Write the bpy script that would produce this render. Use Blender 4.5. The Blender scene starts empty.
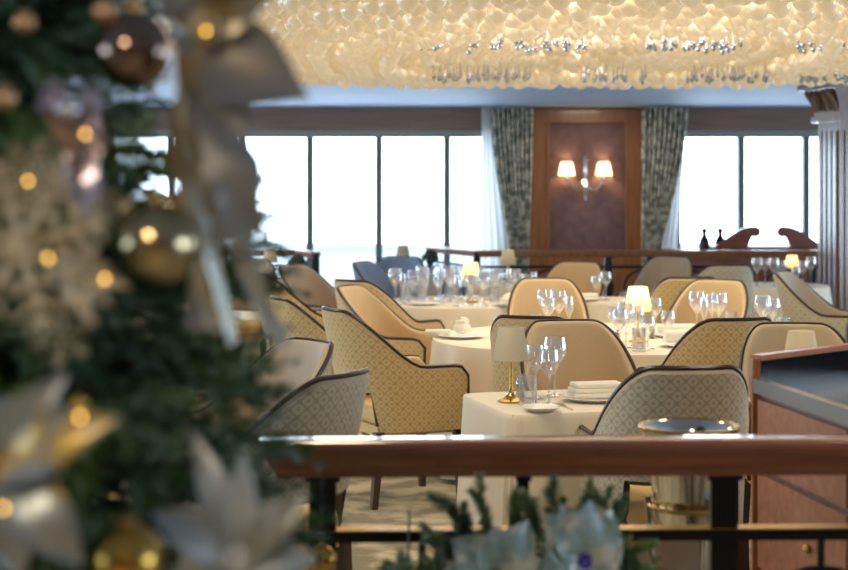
import bpy, math, random
import numpy as np
from mathutils import Vector, Matrix, Euler

# ------------------------------------------------------------------ camera, world, light, exposure
SC = bpy.context.scene
COL = SC.collection
PI = math.pi
R = math.radians
F = 1600.0          # focal length in pixels of an 848 px wide picture
EYE = 1.6           # eye height
HZ = 187.0          # picture row of the horizon

def P(px, py, Y):
    """point at distance Y that stands at picture column px and row py"""
    return Vector(((px - 424.0) * Y / F, Y, EYE - (py - HZ) * Y / F))
def PX(px, Y):
    return (px - 424.0) * Y / F

cam_d = bpy.data.cameras.new('camera')
cam = bpy.data.objects.new('camera', cam_d)
COL.objects.link(cam)
cam.location = (0, 0, EYE)
cam.rotation_euler = (R(90), 0, 0)
cam_d.sensor_width = 36.0
cam_d.lens = 36.0 * F / 848.0
cam_d.shift_y = -(285.0 - HZ) / 848.0
cam_d.clip_start = 0.05
cam_d.clip_end = 200
cam_d.dof.use_dof = True
cam_d.dof.focus_distance = 6.8
cam_d.dof.aperture_fstop = 2.7
SC.camera = cam

world = bpy.data.worlds.new('overcast_sky')
SC.world = world
world.use_nodes = True
bg = world.node_tree.nodes['Background']
bg.inputs['Color'].default_value = (0.66, 0.83, 1.0, 1)
bg.inputs['Strength'].default_value = 8.0

def area(name, loc, rot, sx, sy, power, color, portal=False, shape='RECTANGLE', spread=None):
    d = bpy.data.lights.new(name, 'AREA')
    d.shape = shape
    d.size = sx
    d.size_y = sy
    d.energy = power
    d.color = color
    if portal:
        d.cycles.is_portal = True
    if spread:
        d.spread = spread
    o = bpy.data.objects.new(name, d)
    o.location = loc
    o.rotation_euler = rot
    COL.objects.link(o)
    return o

WARM = (1.0, 0.80, 0.54)
CH_C = (1.2, 12.0)     # chandelier centre
CH_R = (2.40, 1.45)   # half width, depth behind the centre
CH_N = 5.2               # depth of the egg-shaped plan before the centre
area('chandelier_lamps', (CH_C[0], 10.3, 2.84), (0, 0, 0), 3.8, 5.6, 260, (1.0, .84, .62), shape='ELLIPSE')
# unseen ceiling lamps added as fill for the room; the last lights the tree
for nm, x, y, p in (('ceiling_fill_lamp', -0.4, 5.4, 26), ('ceiling_fill_lamp', 1.8, 4.6, 22), ('ceiling_fill_lamp', -2.8, 9.0, 30),
                    ('ceiling_fill_lamp', -2.8, 13.5, 30), ('ceiling_fill_lamp', 1.9, 17.3, 12), ('ceiling_fill_lamp', -0.9, -0.4, 42)):
    area(nm, (x, y, 2.505), (0, 0, 0), 0.55, 0.55, p, WARM, shape='DISK')
# window portals
area('window_portal', (-2.4, 18.3, 1.3), (R(-90), 0, 0), 6.2, 1.7, 1, (1, 1, 1), portal=True)
area('window_portal', (4.3, 18.3, 1.3), (R(-90), 0, 0), 3.0, 1.7, 1, (1, 1, 1), portal=True)
for yy in (0.5, 7.0, 13.0):
    area('window_portal', (-7.9, yy, 1.35), (0, R(-90), 0), 1.7, 4.0, 1, (1, 1, 1), portal=True)
    area('window_portal', (7.9, yy, 1.35), (0, R(90), 0), 1.7, 4.0, 1, (1, 1, 1), portal=True)

SC.view_settings.view_transform = 'Standard'
SC.view_settings.look = 'None'
SC.view_settings.gamma = 1.0
SC.view_settings.use_curve_mapping = False
SC.view_settings.exposure = 0.12
SC.cycles.use_denoising = True
SC.cycles.max_bounces = 8
SC.cycles.diffuse_bounces = 4
SC.cycles.glossy_bounces = 4
SC.cycles.transmission_bounces = 6
SC.cycles.transparent_max_bounces = 24
SC.cycles.caustics_reflective = False
SC.cycles.caustics_refractive = False
SC.cycles.sample_clamp_indirect = 6.0

rng = random.Random(11)

# ------------------------------------------------------------------ materials
def lin(c):
    return tuple(((v / 255.0) / 12.92 if v / 255.0 <= 0.04045 else ((v / 255.0 + 0.055) / 1.055) ** 2.4) for v in c) + (1.0,)

def mat(name, rgb, rough=0.5, metal=0.0, spec=0.5, noise=None, coords='Object', bump=None, sheen=0.0, coat=0.0):
    """noise=(rgb2, scale, low, high)"""
    m = bpy.data.materials.new(name)
    m.use_nodes = True
    nt = m.node_tree
    b = nt.nodes['Principled BSDF']
    b.inputs['Base Color'].default_value = lin(rgb)
    b.inputs['Roughness'].default_value = rough
    b.inputs['Metallic'].default_value = metal
    b.inputs['Specular IOR Level'].default_value = spec
    if sheen:
        b.inputs['Sheen Weight'].default_value = sheen
    if coat:
        b.inputs['Coat Weight'].default_value = coat
        b.inputs['Coat Roughness'].default_value = 0.08
    if noise:
        rgb2, scale, lo, hi = noise
        tc = nt.nodes.new('ShaderNodeTexCoord')
        n = nt.nodes.new('ShaderNodeTexNoise')
        n.inputs['Scale'].default_value = scale
        n.inputs['Detail'].default_value = 4
        nt.links.new(tc.outputs[coords], n.inputs['Vector'])
        r = nt.nodes.new('ShaderNodeValToRGB')
        r.color_ramp.elements[0].position = lo
        r.color_ramp.elements[1].position = hi
        r.color_ramp.elements[0].color = lin(rgb)
        r.color_ramp.elements[1].color = lin(rgb2)
        nt.links.new(n.outputs['Fac'], r.inputs['Fac'])
        nt.links.new(r.outputs['Color'], b.inputs['Base Color'])
    if bump:
        sc, st = bump
        tc = nt.nodes.new('ShaderNodeTexCoord')
        n = nt.nodes.new('ShaderNodeTexNoise')
        n.inputs['Scale'].default_value = sc
        nt.links.new(tc.outputs['Object'], n.inputs['Vector'])
        bp = nt.nodes.new('ShaderNodeBump')
        bp.inputs['Strength'].default_value = st
        bp.inputs['Distance'].default_value = 0.01
        nt.links.new(n.outputs['Fac'], bp.inputs['Height'])
        nt.links.new(bp.outputs['Normal'], b.inputs['Normal'])
    return m

def wood(name, c1, c2, rough=0.3, axis='X', scale=3.0, coat=0.4):
    m = mat(name, c1, rough, coat=coat)
    nt = m.node_tree
    b = nt.nodes['Principled BSDF']
    tc = nt.nodes.new('ShaderNodeTexCoord')
    mp = nt.nodes.new('ShaderNodeMapping')
    s = {'X': (0.6, 9, 9), 'Y': (9, 0.6, 9), 'Z': (9, 9, 0.6)}[axis]
    mp.inputs['Scale'].default_value = s
    n = nt.nodes.new('ShaderNodeTexNoise')
    n.inputs['Scale'].default_value = scale
    n.inputs['Detail'].default_value = 6
    n.inputs['Distortion'].default_value = 0.6
    r = nt.nodes.new('ShaderNodeValToRGB')
    r.color_ramp.elements[0].position = 0.3
    r.color_ramp.elements[1].position = 0.7
    r.color_ramp.elements[0].color = lin(c1)
    r.color_ramp.elements[1].color = lin(c2)
    nt.links.new(tc.outputs['Object'], mp.inputs['Vector'])
    nt.links.new(mp.outputs['Vector'], n.inputs['Vector'])
    nt.links.new(n.outputs['Fac'], r.inputs['Fac'])
    nt.links.new(r.outputs['Color'], b.inputs['Base Color'])
    return m

def thin_glass(name, tint=(1, 1, 1), base=0.10, edge=0.75, rough=0.03, milky=0.0):
    m = bpy.data.materials.new(name)
    m.use_nodes = True
    nt = m.node_tree
    nt.nodes.clear()
    out = nt.nodes.new('ShaderNodeOutputMaterial')
    tr = nt.nodes.new('ShaderNodeBsdfTransparent')
    tr.inputs['Color'].default_value = tint + (1,)
    gl = nt.nodes.new('ShaderNodeBsdfGlossy')
    gl.inputs['Roughness'].default_value = rough
    lw = nt.nodes.new('ShaderNodeLayerWeight')
    lw.inputs['Blend'].default_value = 0.35
    mr = nt.nodes.new('ShaderNodeMapRange')
    mr.inputs['To Min'].default_value = base
    mr.inputs['To Max'].default_value = edge
    mx = nt.nodes.new('ShaderNodeMixShader')
    nt.links.new(lw.outputs['Facing'], mr.inputs['Value'])
    nt.links.new(mr.outputs['Result'], mx.inputs['Fac'])
    nt.links.new(tr.outputs[0], mx.inputs[1])
    nt.links.new(gl.outputs[0], mx.inputs[2])
    last = mx
    if milky:
        df = nt.nodes.new('ShaderNodeBsdfDiffuse')
        df.inputs['Color'].default_value = (0.9, 0.92, 0.95, 1)
        m2 = nt.nodes.new('ShaderNodeMixShader')
        m2.inputs['Fac'].default_value = milky
        nt.links.new(mx.outputs[0], m2.inputs[1])
        nt.links.new(df.outputs[0], m2.inputs[2])
        last = m2
    nt.links.new(last.outputs[0], out.inputs['Surface'])
    return m

def translucent(name, rgb, trans=0.5, gloss=0.0, emit=0.0, emit_rgb=None, rough=0.3):
    m = bpy.data.materials.new(name)
    m.use_nodes = True
    nt = m.node_tree
    nt.nodes.clear()
    out = nt.nodes.new('ShaderNodeOutputMaterial')
    d = nt.nodes.new('ShaderNodeBsdfDiffuse')
    d.inputs['Color'].default_value = lin(rgb)
    t = nt.nodes.new('ShaderNodeBsdfTranslucent')
    t.inputs['Color'].default_value = lin(rgb)
    mx = nt.nodes.new('ShaderNodeMixShader')
    mx.inputs['Fac'].default_value = trans
    nt.links.new(d.outputs[0], mx.inputs[1])
    nt.links.new(t.outputs[0], mx.inputs[2])
    last = mx
    if gloss:
        g = nt.nodes.new('ShaderNodeBsdfGlossy')
        g.inputs['Roughness'].default_value = rough
        m2 = nt.nodes.new('ShaderNodeMixShader')
        m2.inputs['Fac'].default_value = gloss
        nt.links.new(mx.outputs[0], m2.inputs[1])
        nt.links.new(g.outputs[0], m2.inputs[2])
        last = m2
    if emit:
        e = nt.nodes.new('ShaderNodeEmission')
        e.inputs['Color'].default_value = lin(emit_rgb or rgb)
        e.inputs['Strength'].default_value = emit
        a = nt.nodes.new('ShaderNodeAddShader')
        nt.links.new(last.outputs[0], a.inputs[0])
        nt.links.new(e.outputs[0], a.inputs[1])
        last = a
    nt.links.new(last.outputs[0], out.inputs['Surface'])
    return m

def lattice_fabric(name, c_bg, c_line, period=0.04):
    """trellis pattern in the UV map (metres)"""
    m = mat(name, c_bg, 0.75, sheen=0.3)
    nt = m.node_tree
    b = nt.nodes['Principled BSDF']
    uv = nt.nodes.new('ShaderNodeUVMap')
    sp = nt.nodes.new('ShaderNodeSeparateXYZ')
    nt.links.new(uv.outputs['UV'], sp.inputs[0])
    def M(op, a, bb=None):
        n = nt.nodes.new('ShaderNodeMath')
        n.operation = op
        for i, v in enumerate((a, bb)):
            if v is None:
                continue
            if isinstance(v, (int, float)):
                n.inputs[i].default_value = v
            else:
                nt.links.new(v, n.inputs[i])
        return n.outputs[0]
    k = 2 * PI / period
    cu = M('COSINE', M('MULTIPLY', sp.outputs['X'], k))
    cv = M('COSINE', M('MULTIPLY', sp.outputs['Y'], k))
    s = M('ABSOLUTE', M('ADD', cu, cv))             # ogee lattice: zero on the lines
    line = M('LESS_THAN', s, 0.34)
    dot = M('GREATER_THAN', s, 1.80)
    f = M('MULTIPLY', M('MAXIMUM', line, dot), 0.6)
    mx = nt.nodes.new('ShaderNodeMix')
    mx.data_type = 'RGBA'
    nt.links.new(f, mx.inputs[0])
    mx.inputs[6].default_value = lin(c_bg)
    mx.inputs[7].default_value = lin(c_line)
    nt.links.new(mx.outputs[2], b.inputs['Base Color'])
    return m

M_ = {}
M_['carpet'] = mat('carpet_wool', (150, 140, 118), 0.95, spec=0.1, noise=((206, 194, 162), 5.0, 0.42, 0.6))
M_['ceiling'] = mat('ceiling_daylight_tint', (180, 200, 236), 0.6)  # white ceiling, with the blue of the daylight put into its colour
M_['wall'] = mat('wall_paint', (205, 190, 165), 0.7)
M_['header'] = wood('header_wood', (118, 92, 78), (136, 108, 92), 0.5)
M_['win_frame'] = mat('window_frame_paint', (150, 160, 160), 0.4)
M_['mullion'] = mat('mullion_paint', (96, 108, 106), 0.4)
M_['panel_wood'] = wood('panel_wood', (134, 88, 56), (160, 108, 72), 0.3, 'Z')
M_['panel_cloth'] = mat('panel_suede', (104, 82, 84), 0.9, noise=((124, 100, 98), 9.0, 0.3, 0.7))
M_['rail_wood'] = wood('handrail_mahogany', (116, 58, 34), (156, 88, 52), 0.25, 'X', coat=0.8)
M_['cab_wood'] = wood('cabinet_wood', (140, 84, 62), (172, 112, 86), 0.3, 'X', coat=0.5)
M_['cab_edge'] = wood('cabinet_edge_wood', (150, 92, 56), (178, 118, 78), 0.3, 'Z')
M_['red_wood'] = wood('pediment_mahogany', (112, 60, 44), (140, 80, 60), 0.35)
M_['col_wood'] = wood('column_mahogany', (108, 72, 58), (132, 92, 74), 0.22, 'Z', coat=1.0)
_cb = M_['col_wood'].node_tree.nodes['Principled BSDF']; _cb.inputs['Coat IOR'].default_value = 2.2; _cb.inputs['Coat Roughness'].default_value = .22
M_['black_metal'] = mat('black_iron', (16, 15, 17), 0.3, 0.4)
M_['blue_iron'] = mat('dark_iron', (26, 32, 44), 0.35, 0.5)
M_['granite'] = mat('black_granite', (24, 25, 32), 0.15, noise=((40, 42, 54), 60, 0.45, 0.7))
M_['steel'] = mat('brushed_steel', (150, 152, 156), 0.3, 0.9)
M_['chrome'] = mat('chrome', (225, 222, 214), 0.12, 1.0)
M_['brass'] = mat('brass', (205, 165, 95), 0.25, 1.0)
M_['cloth'] = mat('table_linen', (238, 228, 208), 0.85, spec=0.2)
M_['napkin'] = mat('napkin_linen', (244, 238, 222), 0.85, spec=0.2)
M_['plate'] = mat('white_china', (244, 240, 232), 0.15)
M_['glass'] = thin_glass('wine_glass_crystal', (0.97, 0.98, 1.0), 0.10, 1.0, 0.02, 0.07)
M_['pane'] = thin_glass('window_pane', (1, 1, 1), 0.02, 0.3, 0.01)
M_['chair_out'] = lattice_fabric('chair_trellis_fabric', (214, 186, 130), (168, 140, 92), 0.052)
M_['chair_out_cool_lit'] = lattice_fabric('chair_trellis_fabric_cool_lit', (184, 178, 156), (136, 128, 104), 0.052)  # same trellis fabric with cooler daylight put into its colours
M_['chair_in'] = mat('chair_plain_fabric', (200, 172, 130), 0.7, sheen=0.3, bump=(180, 0.15))
M_['chair_in_cool_lit'] = mat('chair_plain_fabric_cool_lit', (172, 156, 136), 0.55, sheen=0.3, bump=(180, 0.15))  # same plain fabric, cooler daylight put into the colour
M_['chair_backlit'] = mat('chair_backlit_fabric', (112, 132, 170), 0.6, sheen=0.3)  # blue window backlight put into the fabric colour
M_['piping'] = mat('dark_welt_leather', (52, 38, 32), 0.35)
M_['leg'] = wood('chair_leg_wood', (48, 28, 22), (72, 42, 30), 0.35, 'Z')
M_['seat'] = mat('seat_fabric', (214, 182, 122), 0.7)
M_['shade_lit'] = translucent('lit_lamp_shade', (245, 222, 170), 0.5)
M_['shade_off'] = translucent('cream_lamp_shade', (206, 196, 172), 0.25)
M_['shade_sconce'] = translucent('white_sconce_shade', (240, 232, 226), 0.55)
M_['drop'] = translucent('chandelier_glass', (236, 224, 200), 0.16, 0.20, 0.20, (255, 226, 180), 0.22)
M_['crystal'] = mat('clear_crystal', (208, 212, 222), 0.08, 0.85)
M_['curtain'] = mat('floral_curtain', (112, 116, 108), 0.8, noise=((208, 204, 188), 14.0, 0.42, 0.58))
M_['sheer'] = translucent('sheer_curtain', (248, 248, 248), 0.7)
M_['needle'] = mat('fir_needles', (44, 80, 50), 0.5, noise=((108, 138, 66), 4.0, 0.42, 0.72))
M_['needle_light'] = mat('garland_fir_needles', (96, 128, 98), 0.5, noise=((150, 168, 112), 9.0, 0.42, 0.72))
M_['bark'] = mat('bark', (52, 38, 28), 0.9)
M_['deck'] = mat('outer_deck_paint', (206, 214, 222), 0.7)
M_['ribbon'] = mat('taupe_satin_ribbon', (138, 138, 140), 0.45, 0.3, noise=((176, 146, 92), 7.0, 0.52, 0.68))
M_['ribbon_pale'] = mat('pale_satin_ribbon', (178, 178, 166), 0.35, 0.5, noise=((150, 126, 86), 9.0, 0.5, 0.64))
M_['petal_silver'] = mat('silver_petal_cloth', (150, 158, 160), 0.35, 0.6, noise=((196, 166, 96), 16.0, 0.52, 0.64))
M_['petal_white'] = mat('pale_petal_cloth', (182, 192, 198), 0.35, 0.45, noise=((150, 146, 128), 14.0, 0.5, 0.66))
M_['petal_teal'] = mat('teal_petal_cloth', (168, 196, 200), 0.35, 0.2, noise=((232, 232, 220), 22.0, 0.46, 0.58))
M_['glitter_gold'] = mat('champagne_glitter', (216, 206, 180), 0.4, 0.4, noise=((176, 160, 128), 70.0, 0.4, 0.6))
M_['lilac'] = mat('iridescent_film', (190, 184, 208), 0.25, 0.6, noise=((196, 160, 140), 12.0, 0.45, 0.6))
M_['ball_taupe'] = mat('taupe_bauble_lacquer', (150, 128, 116), 0.12, 1.0)
M_['ball_silver'] = mat('champagne_bauble_lacquer', (196, 178, 140), 0.16, 1.0)
M_['ball_gold'] = mat('gold_bauble_lacquer', (214, 168, 84), 0.2, 1.0)
M_['ball_peach'] = mat('peach_bauble_lacquer', (226, 182, 140), 0.3, 0.7)
M_['cord'] = mat('dark_green_cord', (18, 30, 20), 0.6)
M_['flower'] = mat('dark_leaves', (54, 66, 64), 0.7)
M_['dark_glass'] = mat('dark_bottle_glass', (40, 36, 38), 0.15)
M_['salt'] = mat('pepper_metal', (150, 130, 100), 0.3, 0.8)
M_['violet'] = mat('violet_crystal', (92, 60, 220), 0.1, 0.4)
def emis(name, rgb, s):
    m = bpy.data.materials.new(name)
    m.use_nodes = True
    b = m.node_tree.nodes['Principled BSDF']
    b.inputs['Base Color'].default_value = lin(rgb)
    b.inputs['Emission Color'].default_value = lin(rgb)
    b.inputs['Emission Strength'].default_value = s
    return m
M_['bulb'] = emis('fairy_bulb_light', (255, 190, 80), 9)
M_['led'] = emis('downlight_lens', (255, 214, 150), 3)

# ------------------------------------------------------------------ mesh helpers
class MB:
    def __init__(s):
        s.v = []; s.f = []; s.uv = None
    def add(s, vs, fs):
        n = len(s.v)
        s.v += [tuple(p) for p in vs]
        s.f += [tuple(i + n for i in f) for f in fs]
        return s
    def box(s, x0, x1, y0, y1, z0, z1, bev=0.0):
        if bev <= 0:
            vs = [(x, y, z) for x in (x0, x1) for y in (y0, y1) for z in (z0, z1)]
            return s.add(vs, [(0, 1, 3, 2), (4, 6, 7, 5), (0, 4, 5, 1), (2, 3, 7, 6), (0, 2, 6, 4), (1, 5, 7, 3)])
        pl = []
        def ring(z, i):
            r = []
            for cx, cy, a0 in ((x1 - bev, y1 - bev, 0), (x0 + bev, y1 - bev, 90), (x0 + bev, y0 + bev, 180), (x1 - bev, y0 + bev, 270)):
                for k in range(4):
                    a = R(a0 + k * 30)
                    r.append((cx + (bev - i) * math.cos(a), cy + (bev - i) * math.sin(a), z))
            return r
        rings = []
        for k in range(4):
            a = R(k * 30)
            rings.append(ring(z0 + bev * (1 - math.sin(a)) if False else z0 + bev - bev * math.cos(a) , bev - bev * math.sin(a)))
        for k in range(4):
            a = R(k * 30)
            rings.append(ring(z1 - bev + bev * math.sin(a), bev - bev * math.cos(a)))
        return s.rings(rings, True)
    def rings(s, rings, caps=True, closed=True):
        n = len(rings[0]); vs = []; fs = []
        for r in rings:
            vs += r
        for i in range(len(rings) - 1):
            for j in range(n if closed else n - 1):
                k = (j + 1) % n
                fs.append((i * n + j, i * n + k, (i + 1) * n + k, (i + 1) * n + j))
        if caps:
            fs.append(tuple(range(n - 1, -1, -1)))
            fs.append(tuple((len(rings) - 1) * n + j for j in range(n)))
        return s.add(vs, fs)
    def lathe(s, prof, seg=20, c=(0, 0, 0), caps=False, sq=1.0):
        rings = [[(c[0] + r * math.cos(2 * PI * k / seg), c[1] + sq * r * math.sin(2 * PI * k / seg), c[2] + z) for k in range(seg)] for r, z in prof]
        return s.rings(rings, caps)
    def tube(s, pts, r, seg=8, taper=None, caps=True, closed=False):
        pts = [Vector(p) for p in pts]
        rings = []
        n = len(pts)
        prev = None
        for i, p in enumerate(pts):
            a = pts[i - 1] if (i > 0 or closed) else p
            b = pts[(i + 1) % n] if (i < n - 1 or closed) else p
            t = (b - a)
            t = t.normalized() if t.length > 1e-9 else Vector((0, 0, 1))
            if prev is None:
                u = t.orthogonal().normalized()
            else:
                u = (prev - t * prev.dot(t))
                u = u.normalized() if u.length > 1e-6 else t.orthogonal().normalized()
            prev = u
            w = t.cross(u)
            rr = r if taper is None else taper[i]
            rings.append([tuple(p + u * (rr * math.cos(2 * PI * k / seg)) + w * (rr * math.sin(2 * PI * k / seg))) for k in range(seg)])
        if closed:
            rings.append(rings[0])
            caps = False
        return s.rings(rings, caps)
    def sphere(s, c, r, seg=16, rows=10, sz=1.0):
        prof = [(max(1e-4, r * math.sin(PI * i / rows)), -r * sz * math.cos(PI * i / rows)) for i in range(rows + 1)]
        return s.lathe(prof, seg, c)
    def grid(s, rows, thick=None):
        """rows: list of lists of Vectors; thick adds a second skin"""
        nr, nc = len(rows), len(rows[0])
        vs = [p for r in rows for p in r]
        fs = [(i * nc + j, i * nc + j + 1, (i + 1) * nc + j + 1, (i + 1) * nc + j) for i in range(nr - 1) for j in range(nc - 1)]
        if thick:
            vs2 = []
            for i in range(nr):
                for j in range(nc):
                    a = Vector(rows[min(i + 1, nr - 1)][j]) - Vector(rows[max(i - 1, 0)][j])
                    b = Vector(rows[i][min(j + 1, nc - 1)]) - Vector(rows[i][max(j - 1, 0)])
                    nn = a.cross(b)
                    nn = nn.normalized() if nn.length > 1e-12 else Vector((0, 0, 1))
                    vs2.append(Vector(rows[i][j]) + nn * thick)
            o = nr * nc
            fs += [tuple(o + q for q in reversed(f)) for f in list(fs)]
            edge = [j for j in range(nc)] + [i * nc + nc - 1 for i in range(1, nr)] + [(nr - 1) * nc + j for j in range(nc - 2, -1, -1)] + [i * nc for i in range(nr - 2, 0, -1)]
            for k in range(len(edge)):
                a, b = edge[k], edge[(k + 1) % len(edge)]
                fs.append((b, a, o + a, o + b))
            vs = vs + vs2
        return s.add(vs, fs)
    def build(s, name, material, parent=None, smooth=True, loc=None, rz=None):
        me = bpy.data.meshes.new(name)
        me.from_pydata([tuple(p) for p in s.v], [], s.f)
        me.materials.append(material)
        if smooth:
            me.polygons.foreach_set('use_smooth', [True] * len(me.polygons))
            try:
                me.set_sharp_from_angle(angle=R(42))
            except Exception:
                pass
        me.update()
        o = bpy.data.objects.new(name, me)
        COL.objects.link(o)
        if parent:
            o.parent = parent
        if loc is not None:
            o.location = loc
        if rz is not None:
            o.rotation_euler = (0, 0, rz)
        return o

def tag(o, label, cat, group=None, kind=None):
    o['label'] = label; o['category'] = cat
    if group: o['group'] = group
    if kind: o['kind'] = kind
    return o
def thing(name, label, cat, loc=(0, 0, 0), rz=0.0, group=None):
    o = bpy.data.objects.new(name, None)
    o.empty_display_size = 0.1
    COL.objects.link(o)
    o.location = loc; o.rotation_euler = (0, 0, rz)
    return tag(o, label, cat, group)
def struct(name, mb, m, smooth=False):
    o = mb.build(name, m, None, smooth)
    o['kind'] = 'structure'
    return o
def dup(root, loc, rz, label, group=None, mats=None):
    r = root.copy(); COL.objects.link(r)
    r.location = loc; r.rotation_euler = (0, 0, rz); r['label'] = label
    if group: r['group'] = group
    for ch in list(root.children):
        c = ch.copy(); COL.objects.link(c); c.parent = r
        for g in list(ch.children):
            d = g.copy(); COL.objects.link(d); d.parent = c
    return r

# ------------------------------------------------------------------ the room
WX0, WX1, WY0, WY1, CZ = -8.0, 8.0, -4.0, 18.5, 2.52
struct('floor', MB().box(WX0, WX1, WY0, WY1, -0.1, 0.0), M_['carpet'])
# ceiling with an oval recess for the chandelier
seg = 96
rx, ry = CH_R[0] + 0.10, CH_R[1] + 0.10
cb = MB()
def sup(a, e=0.62):
    c_, s_ = math.cos(a), math.sin(a)
    y = math.copysign(abs(s_) ** e, s_)
    return math.copysign(abs(c_) ** e, c_), (y if y > 0 else y * CH_N / CH_R[1])
inner = [(CH_C[0] + rx * sup(2 * PI * k / seg)[0], CH_C[1] + ry * sup(2 * PI * k / seg)[1]) for k in range(seg)]
outer = []
for k in range(seg):
    dx, dy = sup(2 * PI * k / seg)
    dx *= rx; dy *= ry
    t = min(((WX1 if dx > 0 else WX0) - CH_C[0]) / dx if abs(dx) > 1e-6 else 1e9,
            ((WY1 if dy > 0 else WY0) - CH_C[1]) / dy if abs(dy) > 1e-6 else 1e9)
    outer.append((CH_C[0] + dx * t, CH_C[1] + dy * t))
cb.rings([[(x, y, CZ) for x, y in outer], [(x, y, CZ) for x, y in inner], [(x, y, 3.0) for x, y in inner]], False)
cb.add([(x, y, 3.0) for x, y in inner], [tuple(range(seg))])
cb.add([(WX0, WY0, CZ + 0.001), (WX0, WY1, CZ + 0.001), (WX0 - .01, WY1, 3.1), (WX0 - .01, WY0, 3.1)], [(0, 1, 2, 3)])
# corner fillers of the ceiling sheet
for cx, cy in ((WX0, WY0), (WX0, WY1), (WX1, WY0), (WX1, WY1)):
    sxn = [p for p in outer if abs(p[0] - cx) < 1e-4]
    syn = [p for p in outer if abs(p[1] - cy) < 1e-4]
    a = min(sxn, key=lambda p: abs(p[1] - cy)); b = min(syn, key=lambda p: abs(p[0] - cx))
    cb.add([(a[0], a[1], CZ), (cx, cy, CZ), (b[0], b[1], CZ)], [(0, 1, 2)])
struct('ceiling', cb, M_['ceiling'])

def wall_with_holes(name, axis, pos, a0, a1, holes, z0, z1, th=0.15, m='wall'):
    """holes: list of (b0,b1,zlo,zhi) sorted along the wall"""
    mb = MB()
    def bx(b0, b1, c0, c1):
        if b1 - b0 < 1e-4: return
        if axis == 'Y': mb.box(b0, b1, pos, pos + th, c0, c1)
        else: mb.box(pos, pos + th, b0, b1, c0, c1)
    cur = a0
    for b0, b1, lo, hi in holes:
        bx(cur, b0, z0, z1)
        bx(b0, b1, z0, lo); bx(b0, b1, hi, z1)
        cur = b1
    bx(cur, a1, z0, z1)
    return struct(name, mb, M_[m])
D = 18.5
wl0, wl1 = PX(110, D), PX(497, D)
wr0, wr1 = PX(668, D), PX(900, D)
ZT, ZB = 2.175, 0.45
wall_with_holes('wall_back', 'Y', D, WX0 - .15, WX1 + .15, [(-7.0, -4.3, ZB, ZT), (wl0, wl1, ZB, ZT), (wr0, wr1, ZB, ZT)], 0, 2.55)
side = [(-1.5, 2.5, .5, 2.2), (5.0, 9.0, .5, 2.2), (11.0, 15.0, .5, 2.2)]
wall_with_holes('wall_left', 'X', WX0 - .15, WY0, WY1, side, 0, 2.55)
wall_with_holes('wall_right', 'X', WX1, WY0, WY1, side, 0, 2.55)
struct('wall_front', MB().box(WX0 - .15, WX1 + .15, WY0 - .15, WY0, 0, 2.55), M_['panel_wood'])

def window(n, x0, x1, mull, Y=D, zt=ZT, zb=ZB):
    r = bpy.data.objects.new('window_%d' % n, None); COL.objects.link(r)
    r['kind'] = 'structure'
    fb = MB()
    fb.box(x0 - .05, x1 + .05, Y - .05, Y + .10, zt, zt + .085)
    fb.box(x0 - .05, x1 + .05, Y - .05, Y + .10, zb - .08, zb)
    fb.box(x0 - .05, x0 + .03, Y - .05, Y + .10, zb, zt); fb.box(x1 - .03, x1 + .05, Y - .05, Y + .10, zb, zt)
    fb.build('window_frame', M_['win_frame'], r, False)
    for mx in mull:
        MB().box(mx - .038, mx + .038, Y - .03, Y + .08, zb, zt, ).build('mullion', M_['mullion'], r, False)
    xs = [x0] + list(mull) + [x1]
    for a, b in zip(xs[:-1], xs[1:]):
        MB().box(a + .03, b - .03, Y + .03, Y + .036, zb, zt).build('window_pane', M_['pane'], r, False)
    MB().box(x0 - .1, x1 + .1, Y - .12, Y - .0, zb - .12, zb - .08).build('window_sill', M_['win_frame'], r, False)
window(1, wl0, wl1, [PX(p, D) for p in (172, 241, 310, 379, 447)])
window(2, wr0, wr1, [PX(p, D) for p in (677, 741, 806, 870)])
for i, (s, b0, b1, lo, hi) in enumerate([(sx, *h) for sx in (WX0, WX1) for h in side]):
    r = bpy.data.objects.new('window_%d' % (i + 3), None); COL.objects.link(r); r['kind'] = 'structure'
    fb = MB()
    for yy in [b0 + (b1 - b0) * k / 4 for k in range(5)]:
        fb.box(s - .06, s + .06, yy - .04, yy + .04, lo, hi)
    fb.box(s - .06, s + .06, b0, b1, hi - .06, hi + .02); fb.box(s - .06, s + .06, b0, b1, lo - .02, lo + .06)
    fb.build('window_frame', M_['mullion'], r, False)
    MB().box(s - .004, s + .004, b0, b1, lo, hi).build('window_pane', M_['pane'], r, False)
# brown fascia over the windows
struct('trim_1', MB().box(wl0 - .3, PX(482, D), D - .14, D, 2.255, 2.515), M_['header'])
struct('trim_2', MB().box(PX(680, D), 7.9, D - .14, D, 2.255, 2.515), M_['header'])
# panelled pier with cloth centre between the curtains
pr = bpy.data.objects.new('trim_3', None); COL.objects.link(pr); pr['kind'] = 'structure'
px0, px1 = PX(527, D), PX(640, D); qx0, qx1 = PX(546, D), PX(626, D)
b = MB(); Y0 = D - .16
b.box(px0, qx0, Y0, D, 0, 2.50); b.box(qx1, px1, Y0, D, 0, 2.50); b.box(qx0, qx1, Y0, D, 2.37, 2.50); b.box(qx0, qx1, Y0, D, 0, .88)
for a0, a1 in ((qx0, qx0 + .03), (qx1 - .03, qx1)):
    b.box(a0, a1, Y0 - .02, Y0 + .05, .88, 2.37)
b.box(qx0 + .03, qx1 - .03, Y0 - .02, Y0 + .05, 2.34, 2.37)
b.build('panel_frame', M_['panel_wood'], pr, False)
MB().box(qx0, qx1, D - .07, D, .88, 2.37).build('panel_cloth', M_['panel_cloth'], pr, False)
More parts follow.
